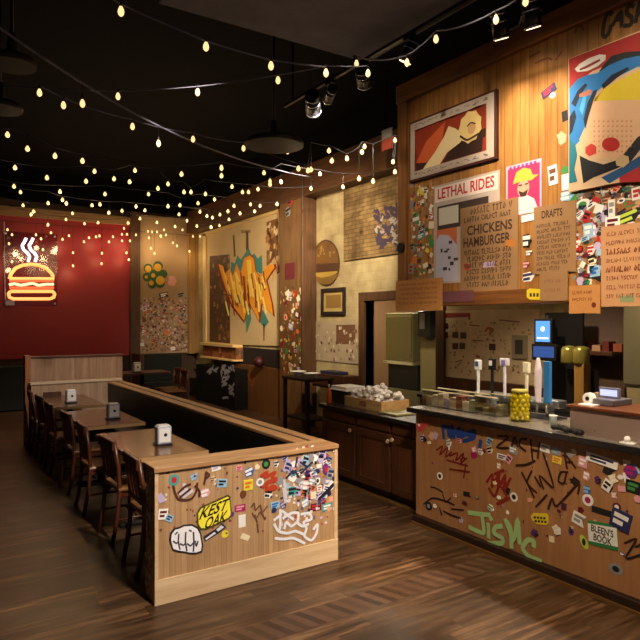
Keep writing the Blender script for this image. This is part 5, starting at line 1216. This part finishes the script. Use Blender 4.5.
specks(SS, [(574, 188), (604, 186), (604, 283), (574, 283)], 160, .035, ['#e0dcd6', '#8a5a40', '#5c4a44', '#b9b3b0', '#34302e', '#a3784f', '#7f8a86'], 'paper_scraps', 'countless small paper scraps between the DRAFTS sign and the pinkish sign')
specks(SS, [(604, 190), (650, 185), (650, 224), (604, 226)], 60, .04, ['#c99a78', '#6b4a3c', '#d9c9b8', '#8a5a40'], 'paper_scraps', 'paper scraps pasted just below the pop-art panel')
o = tag(MB().cyl((XS-.035-.02, ys1-.05, SA(405, 248)[1]), (XS-.035, ys1-.05, SA(405, 248)[1]), .05, None, 14).build('bottle_opener', mat('dark_metal', '#2a2a2e', .35, .8), smooth=True), 'round dark metal bottle opener on the corner post of the sign wall', 'bottle opener')

# ================================================================ CEILING THINGS
m_track = mat('black_track', '#0c0c0f', .4, .5)
tk = thing('track_rail', 'long black lighting track running above the sign wall', 'lighting track', (3.78, 4.0, 4.5))
MB().box(3.76, .5, 4.5, 3.8, 6.6, 4.53).build('rail', m_track, tk)
for y in (1.5, 3.5, 5.15): MB().cyl((3.78, y, 4.53), (3.78, y, 4.62), .012).build('hanger', m_track, tk)
MB().cyl((3.78, 6.4, 4.53), (3.78, 6.4, ZC), .012).build('hanger', m_track, tk)
def spot_head(x, y, zt, tx, ty, tz, label, rim, energy=0, L=.2, r=.065, drop=.14, col=(1, .82, .60), size=70, blend=.7):
    t = thing('track_spotlight', label, 'spotlight', (x, y, zt), 'track spotlights')
    d = (Vector((tx, ty, tz))-Vector((x, y, zt-drop))).normalized(); c = Vector((x, y, zt-drop))
    MB().box(x-.025, y-.06, zt-.035, x+.025, y+.06, zt-.0).build('adapter', m_track, t)
    MB().cyl((x, y, zt-.035), (x, y, zt-drop+.04), .012).build('stem', m_track, t)
    MB().cyl(c-d*L*.5, c+d*L*.4, r*.85, r, 18).build('barrel', mat('spot_black', '#1a1a20', .3, .6), t, smooth=True)
    MB().cyl(c+d*L*.4, c+d*L*.47, r*1.04, r*1.04, 18).build('rim', rim, t, smooth=True)
    for s in (-.35, -.1): MB().cyl(c+d*L*s, c+d*L*(s+.04), r*1.0, r*1.0, 18).build('band', rim, t, smooth=True)
    if energy:
        MB().cyl(c+d*(L*.47), c+d*(L*.48), r*.8, r*.8, 14).build('lens', mat('warm_lens', '#ffe0b0', .3, emit=4, ecol='#ffd9a0', var=0), t)
        la = bpy.data.lights.new('spot', 'SPOT'); la.energy = energy; la.color = col; la.spot_size = math.radians(size); la.spot_blend = blend; la.shadow_soft_size = .05
        lo = bpy.data.objects.new('spot_beam', la); COL.objects.link(lo); lo.location = c+d*(L*.56)
        lo.rotation_euler = d.to_track_quat('-Z', 'Y').to_euler()
    return t
rim = mat('silver_rim', '#9aa4b8', .25, .9)
spot_head(3.78, 5.95, 4.5, 6.0, 9.2, 2.6, 'double-banded black track spotlight farthest along the lighting track', rim, 650, .28, .09, size=60)
spot_head(3.78, 5.6, 4.5, 6, 12.6, 2.4, 'slim black track spotlight beside the farthest one', rim, 1350, .24, .06, size=36)
spot_head(3.78, 5.0, 4.5, 6, 7.2, 2.9, 'black track spotlight with a bright silver rim, third from the far end', rim, 300, .24, .08, size=60)
spot_head(3.78, 4.3, 4.5, 3.2, 6.2, .8, 'black track spotlight just left of the sign wall corner', rim, 40, .22, .07, size=60)
spot_head(3.76, 3.24, 4.5, 4.1, 3.36, 3.35, 'track spotlight with white glare above the middle of the sign wall', mat('bright_rim', '#dcdce6', .2, .9), 42, .22, .065, drop=.33, size=62, blend=1.0)
spot_head(3.76, 2.95, 4.5, 4.1, 3.04, 3.35, 'track spotlight nearest the camera above the sign wall', mat('bright_rim', '#dcdce6', .2, .9), 42, .22, .065, drop=.36, size=62, blend=1.0)
# added track and heads out of view, put in to light wall, bar and booth
tk_added = thing('track_rail', 'added black lighting track out of view over the aisle', 'lighting track', (1.9, 1.0, 4.6))
MB().box(1.88, -.6, 4.57, 1.92, 3.6, 4.6).build('rail', m_track, tk_added)
for y in (1.3, 3.4): MB().cyl((1.9, y, 4.6), (1.9, y, 4.62), .012).build('hanger', m_track, tk_added)
MB().cyl((1.9, -.4, 4.6), (1.9, -.4, ZC), .012).build('hanger', m_track, tk_added)
LB = 'added out-of-view track spotlight aimed at '
spot_head(1.9, 3.2, 4.57, 4.1, 4.2, 2.9, LB+'the framed red poster', rim, 120, size=55)
spot_head(1.9, 2.7, 4.57, 4.1, 3.2, 3.3, LB+'the bare pine boards', rim, 420, size=34, blend=1.0)
spot_head(1.9, 2.1, 4.57, 4.1, 2.3, 2.8, LB+'the pop-art panel', rim, 150, size=60)
spot_head(1.9, 1.5, 4.57, 3.95, 3.2, .7, LB+'the bar front', rim, 560, size=55, col=(1, .78, .52))
spot_head(1.9, .8, 4.57, 2.0, 4.05, .5, LB+'the booth end panel', rim, 700, size=46, col=(1, .87, .72))
spot_head(1.9, .2, 4.57, .9, 3.2, 0, LB+'the open floor', rim, 500, size=70, col=(1, .84, .68))
spot_head(1.9, 3.5, 4.57, 2.05, 10.2, 1.0, LB+'the boarded far end of the booth', rim, 700, size=20, col=(1, .84, .70))  # extra head added to brighten the far boards
# pendant domes
def pendant(x, y, zb, r, label):
    t = thing('pendant_lamp', label, 'pendant lamp', (x, y, zb), 'unlit dome pendants')
    MB().lathe((x, y, zb), [(r, 0), (r*1.0, .03), (r*.93, .06), (r*.6, .085), (r*.2, .10), (.04, .12), (.03, .26)], 32).build('shade', mat('bronze_shade', '#211b17', .7, .1), t, smooth=True)
    MB().cyl((x, y, zb+.25), (x, y, ZC), .012, None, 8).build('rod', m_track, t, smooth=True)
p = onZ(274, 146, 3.72); pendant(p.x, p.y, 3.72, .31, 'dark dome pendant lamp hanging in the middle of the room')
p = onZ(12, 66, 3.9); pendant(p.x, p.y, 3.9, .18, 'unlit dome pendant lamp near the top left corner, the nearer of two')
p = onZ(0, 110, 3.9); pendant(p.x, p.y, 3.9, .2, 'unlit dome pendant lamp at the left edge below the nearer one')
# pale cable tangle lying on top of the sign wall
SCB = SX(4.04); rr = random.Random(31)
L = [SCB.uv(492+k*1.6, 45-k*1.25+rr.uniform(-3.5, 1)) for k in range(30)]
q = MB().tube([SCB.P(a, max(z, zs1+.055), rr.uniform(-.05, .03)) for a, z in L], .007, 6)
L = [SCB.uv(500+k*1.5, 38-k*1.0+rr.uniform(-3.5, 1)) for k in range(18)]
tag(q.tube([SCB.P(a, max(z, zs1+.055), rr.uniform(-.05, .03)) for a, z in L], .006, 6).build('cable_tangle', mat('pale_cable', '#a9a59c', .5), smooth=True), 'tangle of pale cable lying along the top edge of the sign wall', 'cable')
# small hanging sign
p = onX(387, 139, 5.2)
hs = thing('hanging_sign', 'small tilted red and white sign hanging left of the sign wall', 'sign', (5.2, p.y, p.z-.1))
MB().box(5.19, p.y-.10, p.z-.14, 5.21, p.y+.10, p.z+.0).build('red_half', paint('#7a2a1c'), hs)
MB().box(5.19, p.y-.10, p.z+.0, 5.21, p.y+.10, p.z+.13).build('pale_half', paint('#6f6a66'), hs)
MB().cyl((5.2, p.y, p.z+.13), (5.2, p.y, ZC), .006, None, 6).build('wire', m_track, hs)

# ================================================================ STRING LIGHTS
m_bulb = mat('glowing_bulb', '#ffd9a0', .3, emit=1.05, ecol='#ffdc98', var=0)
m_sock = mat('bulb_socket', '#0e0d10', .5)
m_cable = mat('light_cable', '#6a6a7a', .5)
_b = MB().lathe((0, 0, 0), [(.012, -.035), (.016, -.045), (.028, -.065), (.033, -.085), (.027, -.105), (.012, -.118), (.002, -.121)], 12)
bulb_me = _b.build('bulb', m_bulb, origin=(0, 0, 0), smooth=True); BME = bulb_me.data; bpy.data.objects.remove(bulb_me)
_s = MB().cyl((0, 0, -.042), (0, 0, .0), .015, .013, 10); so = _s.build('socket', m_sock, origin=(0, 0, 0), smooth=True); SME = so.data; bpy.data.objects.remove(so)
NB = 0
def string(label, pts, cable=None, sag=.04, r=.006, sockets=True, group='festoon string lights', lampstep=3, lampe=0):
    """pts: 3D bulb centres in order; the cable passes just above each"""
    global NB
    tops = [Vector(p)+Vector((0, 0, .085)) for p in pts]
    path = [Vector(c) for c in cable] if cable else None
    t = thing('string_lights', label, 'string lights', tuple(tops[0]), group)
    q = MB()
    if path is None: path = tops
    P = []
    for a, b in zip(path, path[1:]):
        L = (b-a).length; s = sag*min(1, L/1.0)
        P += [a.lerp(b, k/6)-Vector((0, 0, s*4*(k/6)*(1-k/6))) for k in range(6)]
    P.append(path[-1]); q.tube(P, r, 5)
    drops = MB(); nd = 0
    for tp in tops:
        if cable:     # drop wire from the cable down to the socket
            best = min(P, key=lambda w: (w.xy-tp.xy).length)
            if best.z-tp.z > .03: drops.cyl((tp.x, tp.y, tp.z-.002), (tp.x, tp.y, best.z+.002), .003, None, 5); nd += 1
        b = bpy.data.objects.new('bulb', BME); COL.objects.link(b); b.parent = t; b.location = tp-Vector(t.location); b.scale = (.62, .62, .78) if sockets else (.72, .72, .72); NB += 1
        if NB % lampstep == 0 and lampe:
            la = bpy.data.lights.new('bulb_lamp', 'POINT'); la.energy = lampe; la.color = (1, .68, .36); la.shadow_soft_size = .06
            lo = bpy.data.objects.new('bulb_lamp', la); COL.objects.link(lo); lo.location = tp-Vector((0, 0, .2))
        if sockets:
            s = bpy.data.objects.new('socket', SME); COL.objects.link(s); s.parent = b
    q.build('cable', m_cable if sockets else mat('dark_light_cable', '#26262c', .7), t, smooth=True)
    if nd: drops.build('drop_wire', m_track, t)
    return t
def vplane(u, v, A, B):
    """meet the sight line with the upright plane through the ground points A and B"""
    d = ray(u, v); nx, ny = B[1]-A[1], -(B[0]-A[0]); t = (A[0]*nx+A[1]*ny)/(d[0]*nx+d[1]*ny)
    return Vector((d[0]*t, d[1]*t, H+d[2]*t))
# near strings, each hung in its own upright plane
A, B = (1.0, 3.9), (2.54, 3.9)
string('string of bulbs nearest the camera crossing the top of the view', [vplane(u, v, A, B) for u, v in [(121, 15), (206, 50), (271, 69), (326, 76)]],
       [vplane(u, v, A, B)+Vector((0, 0, .0)) for u, v in [(60, -34), (121, 4), (206, 41), (271, 60), (326, 67)]], .01)
A, B = (3.35, 2.5), (3.35, 5.0)
string('short string of bulbs running along the front of the sign wall', [vplane(u, v, A, B) for u, v in [(356.5, 66), (407, 65.5), (436, 42), (496, 23), (525.5, 5)]], None, .05)
A, B = (.46, 4.5), (3.75, 6.9)
string('heavy diagonal string whose bulbs hang low on drop wires', [vplane(u, v, A, B) for u, v in [(82.5, 106.5), (158.5, 146), (221.5, 170), (270, 183), (311, 190)]],
       [vplane(u, v, A, B) for u, v in [(-30, 10), (0, 28), (82.5, 83), (158.5, 126), (221.5, 153), (270, 168), (311, 177)]], .01, .009)
A, B = (.54, 5.34), (3.4, 6.0)
string('second diagonal string sloping down from the left edge', [vplane(u, v, A, B) for u, v in [(39.5, 95.5), (63.5, 108), (132.5, 129), (193, 141.5), (243.5, 150.5), (287.5, 153.5)]], None, .03)
A, B = (.61, 6.05), (2.75, 4.3)
string('nearly level string of bulbs rising to the right below the ceiling', [vplane(u, v, A, B) for u, v in [(118, 99), (197.5, 95), (278, 83), (368, 76)]],
       [vplane(u, v, A, B) for u, v in [(0, 85), (60, 89), (118, 91), (197.5, 86.5), (278, 75), (326, 66), (368, 66)]], .01, .005)
far = [(7.5,137.5),(27.5,151.5),(55,158.5),(82.5,163.5),(94.5,173.5),(135,172.5),(129.5,184),(181.5,176.5),(221.5,178),(14,188.5),(20.5,194),(60,193.5),(62.5,201.5),(66.5,205),(105,196),(100,206),(148.5,196),(158,190.5),(122,212.5),(136,208),(145,212),(184,194),(191,194),(205.5,196),(214.5,201),(232,188.5),(242.5,194),(248.5,194),(258,191),(264,175),(270,186.5),(298.5,171),(311,172),(281,184),(168,208),(180,207),(179,216),(198,205),(228,213),(234,207.5),(240,215),(250.5,206),(260,207.5),(254.5,213),(277,206),(33.5,213),(72.5,215),(109,214.5),(31,216),(66,221),(84.5,225),(98,224),(128,224.5),(7.5,231),(36,236),(41,240),(51,234),(62.5,240.5),(69,237),(84,243),(89,239),(96,238),(99.5,237),(109,243),(113,238),(122,235.5),(127,235.5),(122,242),(130,242),(136,236),(124,229.5),(9,245),(43,251),(12,263),(73,254),(73,267),(102,254.5),(101.5,265),(126.5,254),(129,261),(211,229),(219.5,227),(207,217.5),(212.5,219),(220,216),(229,221),(164,231),(175,228),(182.5,231),(197,227.5),(193,237.5),(200,237.5),(173,244),(177,247),(148,232.5),(152,233),(157,233),(160.5,237),(166,236),(149,239),(151,249.5),(154.5,254.5),(189.5,252.5),(157,224),(161,237.5),(12,236),(48,226),
       (329,153),(364.5,149),(362,154.5),(395,142.5),(320,176),(332,163),(347,161),(308,173),(393,164),(395,174),(359,181),(373,183.5),(343,189),(86,183.5),(15,170),(47,180),(114,181),(168,186),(200,213),(187,222),(140,220),(92,207),(48,205),(23,207)]
bins = {}
for u, v in far:
    d = ray(u, v); z = 3.72 if v < 228 else 3.6
    s = (z-H)/d[2]; Y = d[1]*s; X = d[0]*s
    if v > 228 and u < 205: k = ('b', 14.6)
    elif X > 5.55: k = ('r', 5.55)
    else: k = ('y', min(14.2, max(6.0, round((Y-6.0)/1.1)*1.1+6.0)))
    bins.setdefault(k, []).append((u, v))
desc = {'b': 'string of drooping bulbs hung along the far back wall', 'r': 'string of bulbs hung along the beam of the right wall'}
ys = sorted(k[1] for k in bins if k[0] == 'y')
for k, L in bins.items():
    if k[0] == 'y':
        pts = sorted([onY(u, v, k[1]) for u, v in L], key=lambda p: p.x); n = ys.index(k[1])
        lb = f"{['nearest', 'second nearest', 'third', 'fourth', 'fifth', 'sixth', 'seventh', 'eighth', 'ninth'][n]} of the level bulb strings crossing the room over the tables"
    elif k[0] == 'b': pts = sorted([onY(u, v, k[1]) for u, v in L], key=lambda p: p.x); lb = desc['b']
    else:
        pts = sorted([onX(u, v, k[1]) for u, v in L], key=lambda p: p.y); lb = desc['r']
    if k[0] == 'b':
        zc = 4.3
        string(lb, pts, [Vector((pts[0].x-.3, k[1], 4.02))]+[Vector((p.x, k[1], 4.0-.03*(i % 3))) for i, p in enumerate(pts) if i % 3 == 0]+[Vector((pts[-1].x+.2, k[1], 4.02))], .03, .005, False, 'level bulb strings', lampe=2.6)
    else:
        # the cable keeps to the highest sockets; lower bulbs hang on short drop wires
        tops = [p+Vector((0, 0, .085)) for p in pts]; path = []
        for i in range(len(tops)):
            zz = max(t.z for t in tops[max(0, i-1):i+2]); path.append(Vector((tops[i].x, tops[i].y, zz)))
        if len(path) < 2: path.append(path[0]+Vector((.8, 0, .05)))
        if k[0] == 'y': path = [path[0]+Vector((-.7, 0, .12))]+path+[path[-1]+Vector((.7, 0, .12))]
        string(lb, pts, path, .02, .005, False, 'level bulb strings', lampe=(6.5 if k[0] == 'y' and k[1] > 9 else 3.2 if k[0] == 'r' else 1.5))

# ================================================================ CAMERA, LIGHT
cam = bpy.data.cameras.new('camera'); cam.sensor_width = 36; cam.lens = 36*F/640; cam.clip_start = .05
co = bpy.data.objects.new('camera', cam); COL.objects.link(co); co.location = (0, 0, H); co.rotation_euler = (PI/2, 0, -YAW); SC.camera = co
def lamp(kind, loc, energy, col, size=.3, rot=None, **k):
    la = bpy.data.lights.new('lamp', kind); la.energy = energy; la.color = col
    if kind == 'AREA': la.size = size
    else: la.shadow_soft_size = size
    for a, b in k.items(): setattr(la, a, b)
    o = bpy.data.objects.new('lamp', la); COL.objects.link(o); o.location = loc
    if rot: o.rotation_euler = rot
    return o
# kitchen ceiling panel light
kl = thing('ceiling_panel_light', 'white ceiling light panel inside the kitchen', 'ceiling light', (7.3, 8.3, 2.74))
MB().box(6.9, 7.7, 2.76, 7.7, 8.9, 2.8).build('frame', m_white, kl)
MB().box(6.94, 7.74, 2.752, 7.66, 8.86, 2.76).build('diffuser', mat('kitchen_diffuser', '#ffffff', .5, emit=3, ecol='#ffe6c0', var=0), kl)
lamp('AREA', (7.3, 8.3, 2.74), 48, (1, .9, .72), .7)
# downlights added under the unseen bar ceiling to brighten the bar and wall
for y in (2.4, 4.0):
    t = thing('added_bar_downlight', ('added downlight in the unseen bar ceiling above the register' if y < 3 else 'added downlight in the unseen bar ceiling above the taps'), 'downlight', (4.8, y, 2.72), 'added bar downlights')
    MB().cyl((4.8, y, 2.72), (4.8, y, 2.75), .07, .07, 18).build('trim_ring', m_steel, t)
    MB().cyl((4.8, y, 2.715), (4.8, y, 2.72), .05, .05, 14).build('lens', mat('warm_lens', '#ffe0b0'), t)
    lamp('SPOT', (4.8, y, 2.70), 150, (1, .78, .52), .05, (0, 0, 0), spot_size=math.radians(130), spot_blend=.8)
w = bpy.data.worlds.new('world'); SC.world = w; w.use_nodes = True
w.node_tree.nodes['Background'].inputs[0].default_value = (.80, .86, 1, 1)
w.node_tree.nodes['Background'].inputs[1].default_value = .10
vs = SC.view_settings; vs.view_transform = 'Standard'; vs.look = 'None'; vs.exposure = .3; vs.gamma = 1; vs.use_curve_mapping = False
bpy.context.view_layer.update()
print('stickers', len(STK), 'bulbs', NB)
